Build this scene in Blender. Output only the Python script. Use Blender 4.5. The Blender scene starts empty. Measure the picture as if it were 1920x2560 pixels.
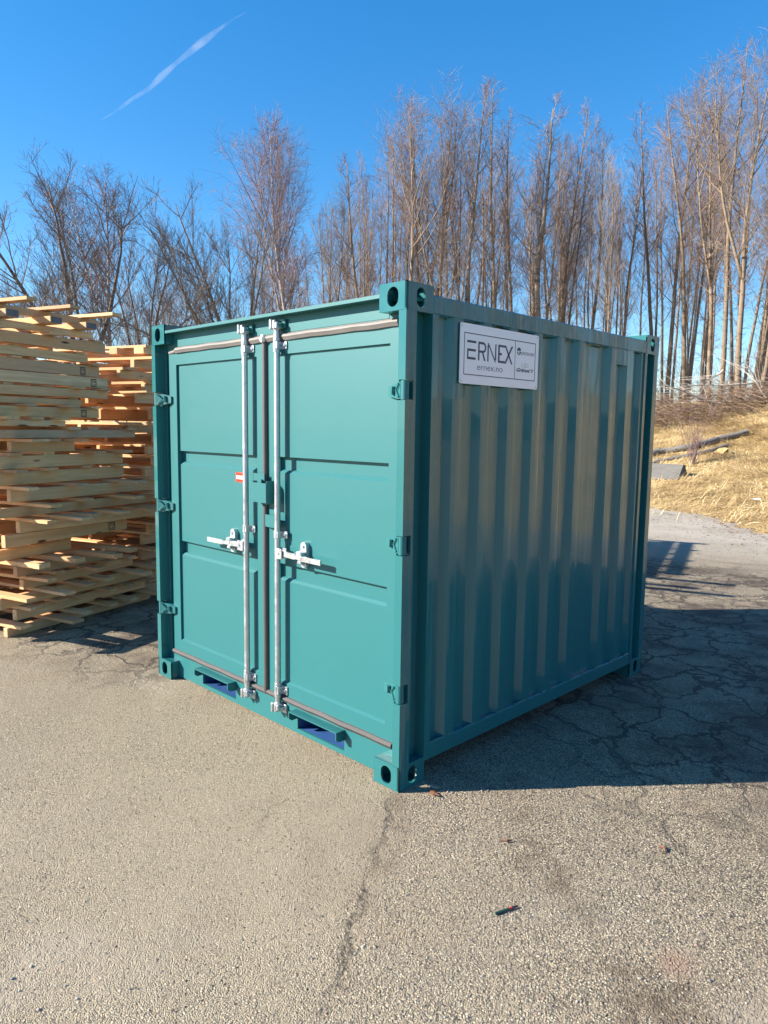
import bpy, math, random
from mathutils import Vector, Matrix
R_ = math.radians
C = bpy.context.scene.collection
scene = bpy.context.scene

# ------------------------------------------------------------------ camera
CAM = Vector((2.1273, -2.2739, 1.6424))
YAW, PITCH, ROLL, FPX = R_(134.611), R_(-6.584), R_(0.782), 1808.7
f_ = Vector((math.cos(PITCH)*math.cos(YAW), math.cos(PITCH)*math.sin(YAW), math.sin(PITCH)))
r_ = Vector((math.sin(YAW), -math.cos(YAW), 0)); u_ = r_.cross(f_)
r2 = r_*math.cos(ROLL) + u_*math.sin(ROLL); u2 = -r_*math.sin(ROLL) + u_*math.cos(ROLL)
cd = bpy.data.cameras.new('camera'); cam = bpy.data.objects.new('camera', cd); C.objects.link(cam)
cd.sensor_fit = 'VERTICAL'; cd.sensor_height = 24; cd.lens = FPX/2560*24
cd.clip_start = .05; cd.clip_end = 20000
m = Matrix((r2, u2, -f_)).transposed().to_4x4(); m.translation = CAM; cam.matrix_world = m
scene.camera = cam

# ------------------------------------------------------------------ light
SUN_AZ, SUN_EL = R_(229.6), R_(26.5)          # where the sun stands (yaw from +X), height
w = bpy.data.worlds.new('World'); scene.world = w; w.use_nodes = True
nt = w.node_tree; nt.nodes.clear()
sky = nt.nodes.new('ShaderNodeTexSky'); sky.sky_type = 'NISHITA'; sky.sun_disc = False
sky.sun_elevation = SUN_EL; sky.sun_rotation = math.pi/2 - SUN_AZ
sky.air_density = 1.0; sky.dust_density = 0.15; sky.ozone_density = 3.5; sky.altitude = 200
hs = nt.nodes.new('ShaderNodeHueSaturation'); hs.inputs['Saturation'].default_value = 1.48; hs.inputs['Hue'].default_value = .503
bg = nt.nodes.new('ShaderNodeBackground'); bg.inputs[1].default_value = 0.120
wo = nt.nodes.new('ShaderNodeOutputWorld')
gm = nt.nodes.new('ShaderNodeGamma'); gm.inputs[1].default_value = .80
nt.links.new(sky.outputs[0], gm.inputs[0]); nt.links.new(gm.outputs[0], hs.inputs['Color']); nt.links.new(hs.outputs[0], bg.inputs[0]); nt.links.new(bg.outputs[0], wo.inputs[0])
sl = bpy.data.lights.new('sun', 'SUN'); sl.energy = 5.0; sl.angle = R_(.53); sl.color = (1.0, .93, .82)
sun = bpy.data.objects.new('sun', sl); C.objects.link(sun)
sd = Vector((math.cos(SUN_EL)*math.cos(SUN_AZ), math.cos(SUN_EL)*math.sin(SUN_AZ), math.sin(SUN_EL)))
sun.rotation_euler = sd.to_track_quat('Z', 'Y').to_euler()
scene.view_settings.view_transform = 'Standard'; scene.view_settings.look = 'None'
scene.view_settings.exposure = 1.42; scene.view_settings.gamma = 1
scene.cycles.max_bounces = 6; scene.cycles.transparent_max_bounces = 8
scene.cycles.volume_bounces = 0
scene.cycles.use_denoising = True; scene.cycles.denoiser = 'OPENIMAGEDENOISE'; scene.cycles.denoising_input_passes = 'RGB_ALBEDO_NORMAL'

# ------------------------------------------------------------------ helpers
def at(px, D):
    """ground-plan point seen in photo column px, D metres ahead"""
    lat = (px-960)/FPX*D
    fh = Vector((math.cos(YAW), math.sin(YAW), 0))
    return Vector((CAM.x, CAM.y, 0)) + fh*D + r_*lat
def hor(px): return 1060.5 + (px-960)*.0136
def height_for(px, py, D): return CAM.z + (hor(px)-py)/FPX*D

class MB:
    def __init__(s): s.v = []; s.f = []
    def add(s, vs, fs):
        n = len(s.v); s.v += [tuple(v) for v in vs]; s.f += [tuple(i+n for i in f) for f in fs]; return s
    def box(s, x0, x1, y0, y1, z0, z1):
        return s.add([(x0,y0,z0),(x1,y0,z0),(x1,y1,z0),(x0,y1,z0),(x0,y0,z1),(x1,y0,z1),(x1,y1,z1),(x0,y1,z1)],
                     [(0,3,2,1),(4,5,6,7),(0,1,5,4),(1,2,6,5),(2,3,7,6),(3,0,4,7)])
    def bbox(s, x0, x1, y0, y1, z0, z1, b):
        """box with its vertical and horizontal edges chamfered by b"""
        n = len(s.v)
        P = []
        for z, i in ((z0, b), (z0+b, 0), (z1-b, 0), (z1, b)):
            a, c, d, e = x0+i, x1-i, y0+i, y1-i
            P += [(a+b,d,z),(c-b,d,z),(c,d+b,z),(c,e-b,z),(c-b,e,z),(a+b,e,z),(a,e-b,z),(a,d+b,z)]
        F = [tuple(range(7,-1,-1)), tuple(range(24,32))]
        for k in range(3):
            for j in range(8): F.append((k*8+j, k*8+(j+1)%8, k*8+8+(j+1)%8, k*8+8+j))
        return s.add(P, F)
    def prism(s, pts, axis, a, b, cap=True):
        """2D polygon extruded along axis; pts order for axis z:(x,y) y:(x,z) x:(y,z)"""
        def mk(p, t): return {'z': (p[0],p[1],t), 'y': (p[0],t,p[1]), 'x': (t,p[0],p[1])}[axis]
        n = len(pts); V = [mk(p,a) for p in pts] + [mk(p,b) for p in pts]
        F = [(i, (i+1)%n, n+(i+1)%n, n+i) for i in range(n)]
        if cap: F += [tuple(range(n-1,-1,-1)), tuple(range(n,2*n))]
        return s.add(V, F)
    def tube(s, pts, rad, n=8, cap=True):
        pts = [Vector(p) for p in pts]
        if not hasattr(rad, '__len__'): rad = [rad]*len(pts)
        V = []; k = len(pts); a = None
        for i, p in enumerate(pts):
            d = (pts[min(i+1,k-1)] - pts[max(i-1,0)]).normalized()
            if a is None: a = d.orthogonal().normalized()
            else:
                a = (a - d*a.dot(d)); a = a.normalized() if a.length > 1e-6 else d.orthogonal().normalized()
            b = d.cross(a)
            for j in range(n):
                t = 2*math.pi*j/n; V.append(p + (a*math.cos(t)+b*math.sin(t))*rad[i])
        F = [(i*n+j, i*n+(j+1)%n, (i+1)*n+(j+1)%n, (i+1)*n+j) for i in range(k-1) for j in range(n)]
        if cap: F += [tuple(range(n-1,-1,-1)), tuple(range((k-1)*n, k*n))]
        return s.add(V, F)
    def plate_hole(s, o, u, v, nrm, w, h, t, hw, hh, hu, hv):
        """w x h plate of thickness t with a stadium hole hw x hh centred at (hu,hv)"""
        o, u, v, nrm = Vector(o), Vector(u), Vector(v), Vector(nrm)
        angs = [2*math.pi*i/24 for i in range(24)] + [math.atan2(cy-hv, cx-hu) % (2*math.pi) for cx in (0,w) for cy in (0,h)]
        angs = sorted(set(round(a,5) for a in angs))
        inn, out = [], []
        for a in angs:
            c, q = math.cos(a), math.sin(a)
            ts = []
            if c > 1e-9: ts.append((w-hu)/c)
            if c < -1e-9: ts.append(-hu/c)
            if q > 1e-9: ts.append((h-hv)/q)
            if q < -1e-9: ts.append(-hv/q)
            T = min(x for x in ts if x > 0); out.append((hu+c*T, hv+q*T))
            if hh >= hw:
                rr = hw/2; L = (hh-hw)/2
                if abs(c) > 1e-6 and abs(q/c*rr) <= L: inn.append((hu+math.copysign(rr,c), hv+q/abs(c)*rr))
                else:
                    sg = 1 if q > 0 else -1; B = q*sg*L; t_ = B+math.sqrt(max(B*B-L*L+rr*rr,0)); inn.append((hu+c*t_, hv+q*t_))
            else:
                rr = hh/2; L = (hw-hh)/2
                if abs(q) > 1e-6 and abs(c/q*rr) <= L: inn.append((hu+c/abs(q)*rr, hv+math.copysign(rr,q)))
                else:
                    sg = 1 if c > 0 else -1; B = c*sg*L; t_ = B+math.sqrt(max(B*B-L*L+rr*rr,0)); inn.append((hu+c*t_, hv+q*t_))
        N = len(angs); V = []
        for lst, off in ((out,0),(inn,0),(out,-t),(inn,-t)): V += [o+u*a+v*b+nrm*off for a, b in lst]
        F = []
        for i in range(N):
            j = (i+1) % N
            F += [(i,j,N+j,N+i), (N+i,N+j,3*N+j,3*N+i), (2*N+j,2*N+i,3*N+i,3*N+j), (j,i,2*N+i,2*N+j)]
        return s.add(V, F)

def origin_of(p):
    if p is None: return Vector((0,0,0))
    return p.location + origin_of(p.parent)
def obj(name, mb, mat, parent=None, local=False, smooth=False):
    me = bpy.data.meshes.new(name); me.from_pydata(mb.v, [], mb.f); me.update()
    if smooth: me.shade_smooth()
    if mat: me.materials.append(mat)
    o = bpy.data.objects.new(name, me); C.objects.link(o)
    if parent:
        o.parent = parent
        if not local: o.location = -origin_of(parent)
    return o
def smooth_by_angle(o, deg=35):
    me = o.data; me.shade_smooth()
    import bmesh
    bm = bmesh.new(); bm.from_mesh(me)
    for e in bm.edges:
        if len(e.link_faces) == 2 and e.calc_face_angle(0) > R_(deg): e.smooth = False
    bm.to_mesh(me); bm.free()
def tag(o, label, cat, group=None, kind=None):
    if label: o['label'] = label
    if cat: o['category'] = cat
    if group: o['group'] = group
    if kind: o['kind'] = kind
    return o
def thing(name, label, cat, loc=(0,0,0), rz=0, group=None):
    o = bpy.data.objects.new(name, None); C.objects.link(o); o.empty_display_size = .2
    o.location = loc; o.rotation_euler = (0,0,rz); return tag(o, label, cat, group)
def copy_tree(src, loc, rz=0, sc=(1,1,1), label=None, group=None):
    c = src.copy(); C.objects.link(c); c.location = loc; c.rotation_euler = (0,0,rz); c.scale = sc
    if label: c['label'] = label
    if group: c['group'] = group
    elif 'group' in c: del c['group']
    for ch in list(src.children):
        d = ch.copy(); C.objects.link(d); d.parent = c
    return c

# ------------------------------------------------------------------ materials
class N:
    def __init__(s, name):
        s.m = bpy.data.materials.new(name); s.m.use_nodes = True; s.t = s.m.node_tree
        s.b = s.t.nodes['Principled BSDF']; s.out = s.t.nodes['Material Output']
    def n(s, typ, **kw):
        x = s.t.nodes.new(typ)
        for k, v in kw.items():
            if k.startswith('_'): setattr(x, k[1:], v)
            else: s.set(x, k, v)
        return x
    def set(s, node, key, v):
        key = key.replace('__', ' ')
        i = node.inputs[int(key[1:])] if (key[0] == 'i' and key[1:].isdigit()) else node.inputs[key]
        if isinstance(v, bpy.types.NodeSocket): s.t.links.new(v, i)
        elif isinstance(v, bpy.types.Node): s.t.links.new(v.outputs[0], i)
        else: i.default_value = v
    def coord(s, kind='Object'):
        return s.n('ShaderNodeTexCoord').outputs[kind]
    def map(s, vec, scale=(1,1,1), loc=(0,0,0), rot=(0,0,0)):
        return s.n('ShaderNodeMapping', Vector=vec, Scale=scale, Location=loc, Rotation=rot).outputs[0]
    def noise(s, vec, scale, detail=3, rough=.55, dist=0):
        return s.n('ShaderNodeTexNoise', Vector=vec, Scale=scale, Detail=detail, Roughness=rough, Distortion=dist)
    def ramp(s, fac, stops):
        x = s.n('ShaderNodeValToRGB'); cr = x.color_ramp
        while len(cr.elements) < len(stops): cr.elements.new(.5)
        for e, (p, c) in zip(cr.elements, stops):
            e.position = p; e.color = (c[0],c[1],c[2],1) if hasattr(c,'__len__') else (c,c,c,1)
        s.t.links.new(fac, x.inputs[0]); return x.outputs[0]
    def mix(s, fac, a, b, mode='MIX'):
        x = s.t.nodes.new('ShaderNodeMix'); x.data_type = 'RGBA'; x.blend_type = mode
        for i, v in ((0,fac),(6,a),(7,b)):
            if isinstance(v, bpy.types.NodeSocket): s.t.links.new(v, x.inputs[i])
            elif i == 0: x.inputs[0].default_value = v
            else: x.inputs[i].default_value = (v[0],v[1],v[2],1) if hasattr(v,'__len__') else (v,v,v,1)
        return x.outputs[2]
    def math(s, op, a, b=0.0, c=None):
        x = s.t.nodes.new('ShaderNodeMath'); x.operation = op
        for i, v in enumerate((a,b) if c is None else (a,b,c)):
            if isinstance(v, bpy.types.NodeSocket): s.t.links.new(v, x.inputs[i])
            else: x.inputs[i].default_value = v
        return x.outputs[0]
    def mr(s, v, a, b, c=0.0, d=1.0):
        x = s.n('ShaderNodeMapRange'); x.clamp = True
        s.t.links.new(v, x.inputs[0])
        for i, q in enumerate((a,b,c,d)): x.inputs[i+1].default_value = q
        return x.outputs[0]
    def bump(s, h, strength, dist, normal=None):
        x = s.n('ShaderNodeBump', Height=h, Strength=strength, Distance=dist)
        if normal is not None: s.t.links.new(normal, x.inputs['Normal'])
        return x.outputs[0]
    def bs(s, **kw):
        for k, v in kw.items(): s.set(s.b, k, v)
        return s.m

def mat_paint(name, col, rough=.16, dirt=False, coat=.52, wv=1.0):
    k = N(name); c = k.coord('Object')
    n1 = k.noise(k.map(c,(1,1,.5)), 2.2, 4); n2 = k.noise(c, 14, 3)
    colr = k.mix(k.mr(n1.outputs[0], .35, .7), [x*.985 for x in col], [x*1.015 for x in col])
    if dirt:
        dn = k.noise(k.map(c,(1.5,1.5,.6)), 5, 6, .65)
        colr = k.mix(k.mr(dn.outputs[0], .66, .86, 0, .22), colr, (.2,.22,.2))
    ro = k.mr(n2.outputs[0], .3, .75, rough*(1-.2*wv), rough*(1+.4*wv))
    peel = k.noise(c, 130, 2); wav = k.noise(k.map(c,(1,1,.35)), 5.0, 2, .5)
    big = k.noise(k.map(c,(1,1,.6)), 1.7, 1, .5)
    nb = k.bump(peel.outputs[0], .16, .0009)
    nb = k.bump(wav.outputs[0], .30*wv, .013, nb)
    st = k.noise(k.map(c,(1,16,.9)), 1.3, 2, .5)
    nb = k.bump(st.outputs[0], .55*wv*wv, .012, nb)
    nb = k.bump(big.outputs[0], .45*wv, .04, nb)
    return k.bs(Base__Color=colr, Roughness=ro, Normal=nb, Coat__Weight=coat, Coat__Roughness=.03, Specular__IOR__Level=.35)
TEAL = (.019, .134, .141)
M = {}
M['teal'] = mat_paint('teal_paint', TEAL, .17)
M['teal_front'] = mat_paint('teal_paint_door', TEAL, .46, coat=.10, wv=.04)
M['primer'] = mat_paint('blue_primer', (.03, .085, .24), .5, coat=.0)
def simple(name, col, rough=.5, metal=0, bump=None, var=.15):
    k = N(name); c = k.coord('Object'); n1 = k.noise(c, 9, 5)
    cc = k.mix(n1.outputs[0], [x*(1-var) for x in col], [min(1,x*(1+var)) for x in col])
    kw = dict(Base__Color=cc, Roughness=rough, Metallic=metal)
    if bump: kw['Normal'] = k.bump(k.noise(c, bump[0], 4).outputs[0], bump[1], bump[2])
    return k.bs(**kw)
def mat_galv():
    k = N('galvanised_steel'); c = k.coord('Object')
    v = k.n('ShaderNodeTexVoronoi', Vector=c, Scale=90.0); n1 = k.noise(c, 30, 5)
    cc = k.mix(n1.outputs[0], (.42,.44,.46), (.66,.68,.7)); cc = k.mix(.18, cc, v.outputs['Color'], 'SOFT_LIGHT')
    return k.bs(Base__Color=cc, Metallic=.82, Roughness=k.mr(n1.outputs[0], .3,.7,.3,.5), Normal=k.bump(n1.outputs[0], .25, .002))
M['galv'] = mat_galv()
M['rubber_top'] = simple('pale_rubber_seal', (.15,.135,.125), .62, 0, (60,.3,.002), .3)  # paler rubber colour for the seal along the door tops
M['rubber'] = simple('grey_rubber_seal', (.062,.056,.055), .55, 0, (60,.3,.002), .3)
M['dark'] = simple('container_interior', (.02,.025,.04), .8)
M['plate'] = None
def mat_plate():
    k = N('brushed_aluminium'); c = k.coord('Object')
    n1 = k.noise(k.map(c,(1,8,420)), 3, 3); n2 = k.noise(c, 3, 3)
    cc = k.mix(n1.outputs[0], (.70,.70,.71), (.86,.86,.87))
    return k.bs(Base__Color=cc, Metallic=.2, Roughness=.42, Normal=k.bump(n1.outputs[0], .12, .0008))
M['plate'] = mat_plate()
M['ink'] = simple('dark_print', (.035,.05,.085), .45)
M['red'] = simple('red_sticker', (.62,.03,.01), .35)
M['white'] = simple('white_print', (.75,.73,.68), .4)
M['stamp'] = simple('black_stamp_ink', (.03,.03,.035), .7)

def mat_asphalt():
    k = N('weathered_asphalt'); c = k.coord('Object')
    big = k.noise(c, .35, 4, .6); mid = k.noise(c, 1.6, 5, .6); fine = k.noise(c, 45, 4, .7)
    # coarse / smooth areas
    spx = k.n('ShaderNodeSeparateXYZ', Vector=c)
    lnx = k.math('ADD', k.math('ADD', k.math('MULTIPLY', spx.outputs[0], .82), k.math('MULTIPLY', spx.outputs[1], .56)), k.math('MULTIPLY', k.math('SUBTRACT', k.noise(c, 3, 5, .7).outputs[0], .5), .5))
    coarse = k.math('ADD', k.math('MULTIPLY', k.mr(lnx, -.1, .1), .75), k.mr(k.noise(k.map(c,(1,1,1),(3,1,0)), .8, 4, .6).outputs[0], .42, .66, -.1, .35))
    warp = k.noise(c, 30, 2)
    cv = k.mix(.012, c, warp.outputs['Color'], 'ADD')
    v1 = k.n('ShaderNodeTexVoronoi', Vector=cv, Scale=118.0, Randomness=1.0)
    v2 = k.n('ShaderNodeTexVoronoi', Vector=cv, Scale=225.0, Randomness=1.0)
    v3 = k.n('ShaderNodeTexVoronoi', Vector=cv, Scale=45.0, Randomness=1.0)
    rnd = k.n('ShaderNodeSeparateColor', Color=v1.outputs['Color']); rnd2 = k.n('ShaderNodeSeparateColor', Color=v2.outputs['Color'])
    stone = k.ramp(rnd.outputs[0], [(0,(.09,.09,.095)),(.07,(.24,.21,.175)),(.35,(.40,.32,.215)),(.7,(.56,.455,.305)),(.93,(.70,.60,.43)),(1,(.32,.22,.16))])
    stone2 = k.ramp(rnd2.outputs[0], [(0,(.16,.14,.12)),(.3,(.37,.30,.20)),(.75,(.50,.405,.27)),(1,(.63,.54,.385))])
    d1 = k.mr(v1.outputs['Distance'], .36, .62); d2 = k.mr(v2.outputs['Distance'], .38, .66)
    sand = k.mix(fine.outputs[0], (.30,.24,.16), (.46,.375,.255))
    s1 = k.mix(d1, stone, k.mix(.85, sand, (.03,.027,.026))); s2 = k.mix(d2, stone2, k.mix(.6, sand, (.04,.035,.03)))
    isstone = k.math('GREATER_THAN', rnd.outputs[1], k.math('SUBTRACT', .86, k.math('MULTIPLY', coarse, .62)))
    s12 = k.mix(isstone, s2, s1)
    # tint over large areas
    col = k.mix(k.mr(big.outputs[0], .3, .7, 0, .45), s12, (.46,.37,.255))
    col = k.mix(k.mr(mid.outputs[0], .5, .75, 0, .26), col, (.27,.24,.20))
    col = k.mix(k.mr(k.noise(c,.9,5,.65).outputs[0], .52,.72,0,.42), col, (.24,.175,.11))
    # yard position masks
    sp = k.n('ShaderNodeSeparateXYZ', Vector=c)
    def zone(cx, cy, r, soft, wob=.5):
        dx = k.math('SUBTRACT', sp.outputs[0], cx); dy = k.math('SUBTRACT', sp.outputs[1], cy)
        dd = k.math('SQRT', k.math('ADD', k.math('MULTIPLY',dx,dx), k.math('MULTIPLY',dy,dy)))
        dd = k.math('ADD', dd, k.math('MULTIPLY', k.math('SUBTRACT', k.noise(c,.8,3).outputs[0], .5), wob*2))
        return k.mr(dd, r+soft, r)
    z1 = zone(1.0, 2.9, 1.7, .8, 1.0); z2 = zone(-3.2, .9, 1.1, .5, .5); z3 = zone(-.9, 5.0, 1.6, .8, .8)
    zc = k.math('MAXIMUM', k.math('MAXIMUM', z1, z2), z3)
    # alligator cracks
    w2 = k.noise(c, 2.2, 4, .6); cw = k.mix(.62, c, w2.outputs['Color'], 'ADD')
    cr = k.n('ShaderNodeTexVoronoi', _feature='DISTANCE_TO_EDGE', Vector=cw, Scale=2.9)
    crb = k.n('ShaderNodeTexVoronoi', _feature='DISTANCE_TO_EDGE', Vector=k.map(cw,(1,1,1),(2,9,0)), Scale=7.5)
    cr2 = k.n('ShaderNodeTexVoronoi', _feature='DISTANCE_TO_EDGE', Vector=k.mix(.5, k.map(c,(1,1,1),(7,3,0)), w2.outputs['Color'], 'ADD'), Scale=.62)
    jag = k.noise(c, 26, 3)
    wid = k.math('MULTIPLY', k.math('ADD', k.math('MULTIPLY', k.noise(c,1.1,3).outputs[0], .12), -.020), 1.0)
    e1 = k.math('ADD', cr.outputs['Distance'], k.math('MULTIPLY', k.math('SUBTRACT', jag.outputs[0], .5), .03))
    m1 = k.math('MULTIPLY', k.mr(k.math('SUBTRACT', e1, wid), .010, -.006), zc)
    m1b = k.math('MULTIPLY', k.math('MULTIPLY', k.mr(k.math('ADD', crb.outputs['Distance'], k.math('MULTIPLY', k.math('SUBTRACT', jag.outputs[0], .5), .06)), .03, .0), zc), k.mr(k.noise(c,1.7,3).outputs[0], .5, .6, 0, .8))
    m1 = k.math('MAXIMUM', k.math('MULTIPLY', m1, .85), m1b)
    e2 = k.math('ADD', cr2.outputs['Distance'], k.math('MULTIPLY', k.math('SUBTRACT', jag.outputs[0], .5), .016))
    m2 = k.math('MULTIPLY', k.math('MULTIPLY', k.math('LESS_THAN', e2, .0032), k.mr(k.noise(c,.7,2).outputs[0], .55, .6)), k.mr(sp.outputs[1], -.3, 1.0, .35, 1.0))
    # patch seam running from the container corner
    jj = k.noise(c, 5, 5, .7)
    ln = k.math('ADD', k.math('ADD', k.math('MULTIPLY', sp.outputs[0], .82), k.math('MULTIPLY', sp.outputs[1], .56)), k.math('MULTIPLY', k.math('SUBTRACT', jj.outputs[0], .5), .22))
    sm = k.math('MULTIPLY', k.mr(k.math('ABSOLUTE', ln), .022, .004), k.math('MULTIPLY', k.mr(sp.outputs[1], -2.2, -.9), k.mr(sp.outputs[1], .0, -.15)))
    sm = k.math('MULTIPLY', sm, k.mr(k.noise(c,3.2,3).outputs[0], .36, .56))
    smw = k.math('MULTIPLY', k.math('MULTIPLY', k.mr(k.math('ABSOLUTE', k.math('SUBTRACT', ln, .03)), .10, .0), k.mr(k.noise(c,6,5,.7).outputs[0], .42, .62)), k.mr(sp.outputs[1], -1.5, -.2))
    smw = k.math('MULTIPLY', smw, k.mr(sp.outputs[1], .1, -.02))
    col = k.mix(k.math('MULTIPLY', smw, .6), col, (.15,.105,.07))
    # second weak band parallel to it where grit has been washed out
    cracks = k.math('MAXIMUM', k.math('MAXIMUM', m1, m2), k.math('MULTIPLY', sm, k.mr(fine.outputs[0], .45, .6, .2, .9)))
    col = k.mix(k.math('MULTIPLY', cracks, .82), col, (.035,.03,.027))
    e3 = k.math('ADD', cr2.outputs['Distance'], k.math('MULTIPLY', k.math('SUBTRACT', k.noise(c, 11, 6, .75).outputs[0], .5), .16))
    m3 = k.math('MULTIPLY', k.math('MULTIPLY', k.mr(e3, .035, .0), k.mr(coarse, .3, .8)), k.mr(k.noise(c,2.1,4,.65).outputs[0], .44, .6))
    col = k.mix(k.math('MULTIPLY', m3, .7), col, (.12,.085,.055))
    # damp dirt in the broken area
    dn = k.noise(c, 1.5, 6, .7)
    damp = k.math('MULTIPLY', k.mr(dn.outputs[0], .44, .6), zc)
    col = k.mix(k.math('MULTIPLY', damp, .72), col, (.085,.06,.048))
    far = k.math('MULTIPLY', k.mr(sp.outputs[1], 6.6, 9.5), k.mr(k.noise(c,1.2,5,.65).outputs[0], .30, .55, .35, .9))
    col = k.mix(k.math('MULTIPLY', far, .75), col, k.mix(fine.outputs[0], (.50,.44,.365), (.70,.63,.54)))
    # drifted sand patches
    sd_ = k.mr(k.noise(k.map(c,(1,1,1),(11,5,0)), 1.3, 5, .6).outputs[0], .60, .72, 0, .75)
    sd_ = k.math('MULTIPLY', sd_, k.mr(sp.outputs[1], 2.5, 1.5))
    col = k.mix(sd_, col, k.mix(fine.outputs[0], (.29,.235,.17), (.38,.31,.235)))
    dx_ = k.math('SUBTRACT', sp.outputs[0], 1.33); dy_ = k.math('ADD', sp.outputs[1], .14)
    dd_ = k.math('ADD', k.math('SQRT', k.math('ADD', k.math('MULTIPLY',dx_,dx_), k.math('MULTIPLY',dy_,dy_))), k.math('MULTIPLY', k.math('SUBTRACT', k.noise(c,14,4).outputs[0], .5), .09))
    col = k.mix(k.mr(dd_, .085, .02, 0, .75), col, (.33,.215,.145))
    # relief
    h = k.math('ADD', k.math('MULTIPLY', k.math('SUBTRACT', 1.0, v1.outputs['Distance']), isstone), k.math('MULTIPLY', k.math('SUBTRACT', 1.0, v2.outputs['Distance']), .75))
    h = k.math('MULTIPLY', h, k.math('SUBTRACT', 1.0, k.math('MULTIPLY', sd_, .7)))
    h = k.math('ADD', h, k.math('MULTIPLY', v3.outputs['Distance'], -.35))
    h = k.math('ADD', h, k.math('MULTIPLY', fine.outputs[0], .5))
    h = k.math('SUBTRACT', h, k.math('MULTIPLY', cracks, 1.6))
    pit = k.n('ShaderNodeTexVoronoi', Vector=cv, Scale=34.0, Randomness=1.0)
    pm = k.math('MULTIPLY', k.mr(pit.outputs['Distance'], .16, .09), k.math('GREATER_THAN', k.n('ShaderNodeSeparateColor', Color=pit.outputs['Color']).outputs[0], .45))
    col = k.mix(k.math('MULTIPLY', pm, .85), col, (.035,.03,.03))
    h = k.math('SUBTRACT', h, k.math('MULTIPLY', pm, 1.2))
    nb = k.bump(h, .9, .0088)
    nb = k.bump(k.noise(c, 3, 3).outputs[0], .25, .03, nb)
    return k.bs(Base__Color=col, Roughness=.86, Normal=nb, Specular__IOR__Level=.3)
M['asphalt'] = mat_asphalt()
def mat_soil():
    k = N('straw_ground'); c = k.coord('Object')
    a = k.noise(c, 1.1, 6, .7); b = k.noise(k.map(c,(9,2,9)), 6, 4, .7)
    col = k.ramp(a.outputs[0], [(.25,(.20,.125,.06)),(.42,(.38,.25,.11)),(.6,(.56,.40,.18)),(.8,(.34,.26,.10))])
    col = k.mix(k.mr(b.outputs[0],.4,.65,0,.5), col, (.47,.35,.17))
    return k.bs(Base__Color=col, Roughness=.95, Normal=k.bump(b.outputs[0], .8, .05), Specular__IOR__Level=.1)
M['soil'] = mat_soil()
def mat_straw():
    k = N('dry_grass'); c = k.coord('Object')
    g = k.n('ShaderNodeNewGeometry')
    col = k.ramp(g.outputs['Random Per Island'], [(0,(.20,.12,.055)),(.2,(.44,.29,.14)),(.55,(.68,.50,.25)),(.9,(.80,.65,.38)),(1,(.22,.22,.07))])
    a = k.noise(c, .8, 4)
    col = k.mix(k.mr(a.outputs[0],.38,.58,0,.8), col, (.25,.165,.075))
    col = k.mix(k.mr(k.noise(c,.55,3).outputs[0],.62,.72,0,.5), col, (.20,.21,.05))
    return k.bs(Base__Color=col, Roughness=.8, Specular__IOR__Level=.2)
M['straw'] = mat_straw()
M['moss'] = simple('moss', (.10,.11,.02), .9, 0, (30,.8,.02), .4)
def mat_bark(name, a, b, dark, scale=3):
    k = N(name); c = k.coord('Object')
    n1 = k.noise(k.map(c,(4,4,.9)), scale, 5, .7); n2 = k.noise(c, .45, 3)
    sp = k.n('ShaderNodeSeparateXYZ', Vector=c)
    col = k.mix(n1.outputs[0], a, b)
    col = k.mix(k.mr(k.noise(k.map(c,(1,1,3)), 2.4, 4, .7).outputs[0], .55,.63), col, dark)
    oi = k.n('ShaderNodeObjectInfo')
    col = k.mix(k.mr(oi.outputs['Random'],0,1,0,.45), col, dark)
    return k.bs(Base__Color=col, Roughness=.85, Normal=k.bump(n1.outputs[0], .6, .03), Specular__IOR__Level=.2)
M['bark'] = mat_bark('grey_brown_bark', (.19,.14,.10), (.34,.26,.185), (.10,.075,.055))
M['birch'] = mat_bark('birch_bark', (.34,.30,.26), (.50,.46,.41), (.09,.075,.065))
M['darkbark'] = mat_bark('dark_bark', (.10,.08,.065), (.20,.165,.135), (.04,.033,.03))
def mat_twig(name, a, b):
    k = N(name); oi = k.n('ShaderNodeObjectInfo')
    return k.bs(Base__Color=k.mix(oi.outputs['Random'], a, b), Roughness=.7, Specular__IOR__Level=.25)
M['brushtwig'] = mat_twig('brushwood_twigs', (.20,.135,.095), (.27,.19,.14))
M['greytwig'] = mat_twig('grey_twigs', (.24,.19,.155), (.30,.24,.20))
M['twig'] = mat_twig('reddish_twigs', (.17,.115,.10), (.26,.19,.155))
M['twig_birch'] = mat_twig('purple_birch_twigs', (.21,.14,.135), (.27,.19,.175))
M['twig_dark'] = mat_twig('dark_twigs', (.15,.12,.105), (.20,.16,.14))
M['paletwig'] = mat_twig('pale_twigs', (.40,.35,.29), (.50,.45,.39))
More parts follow.
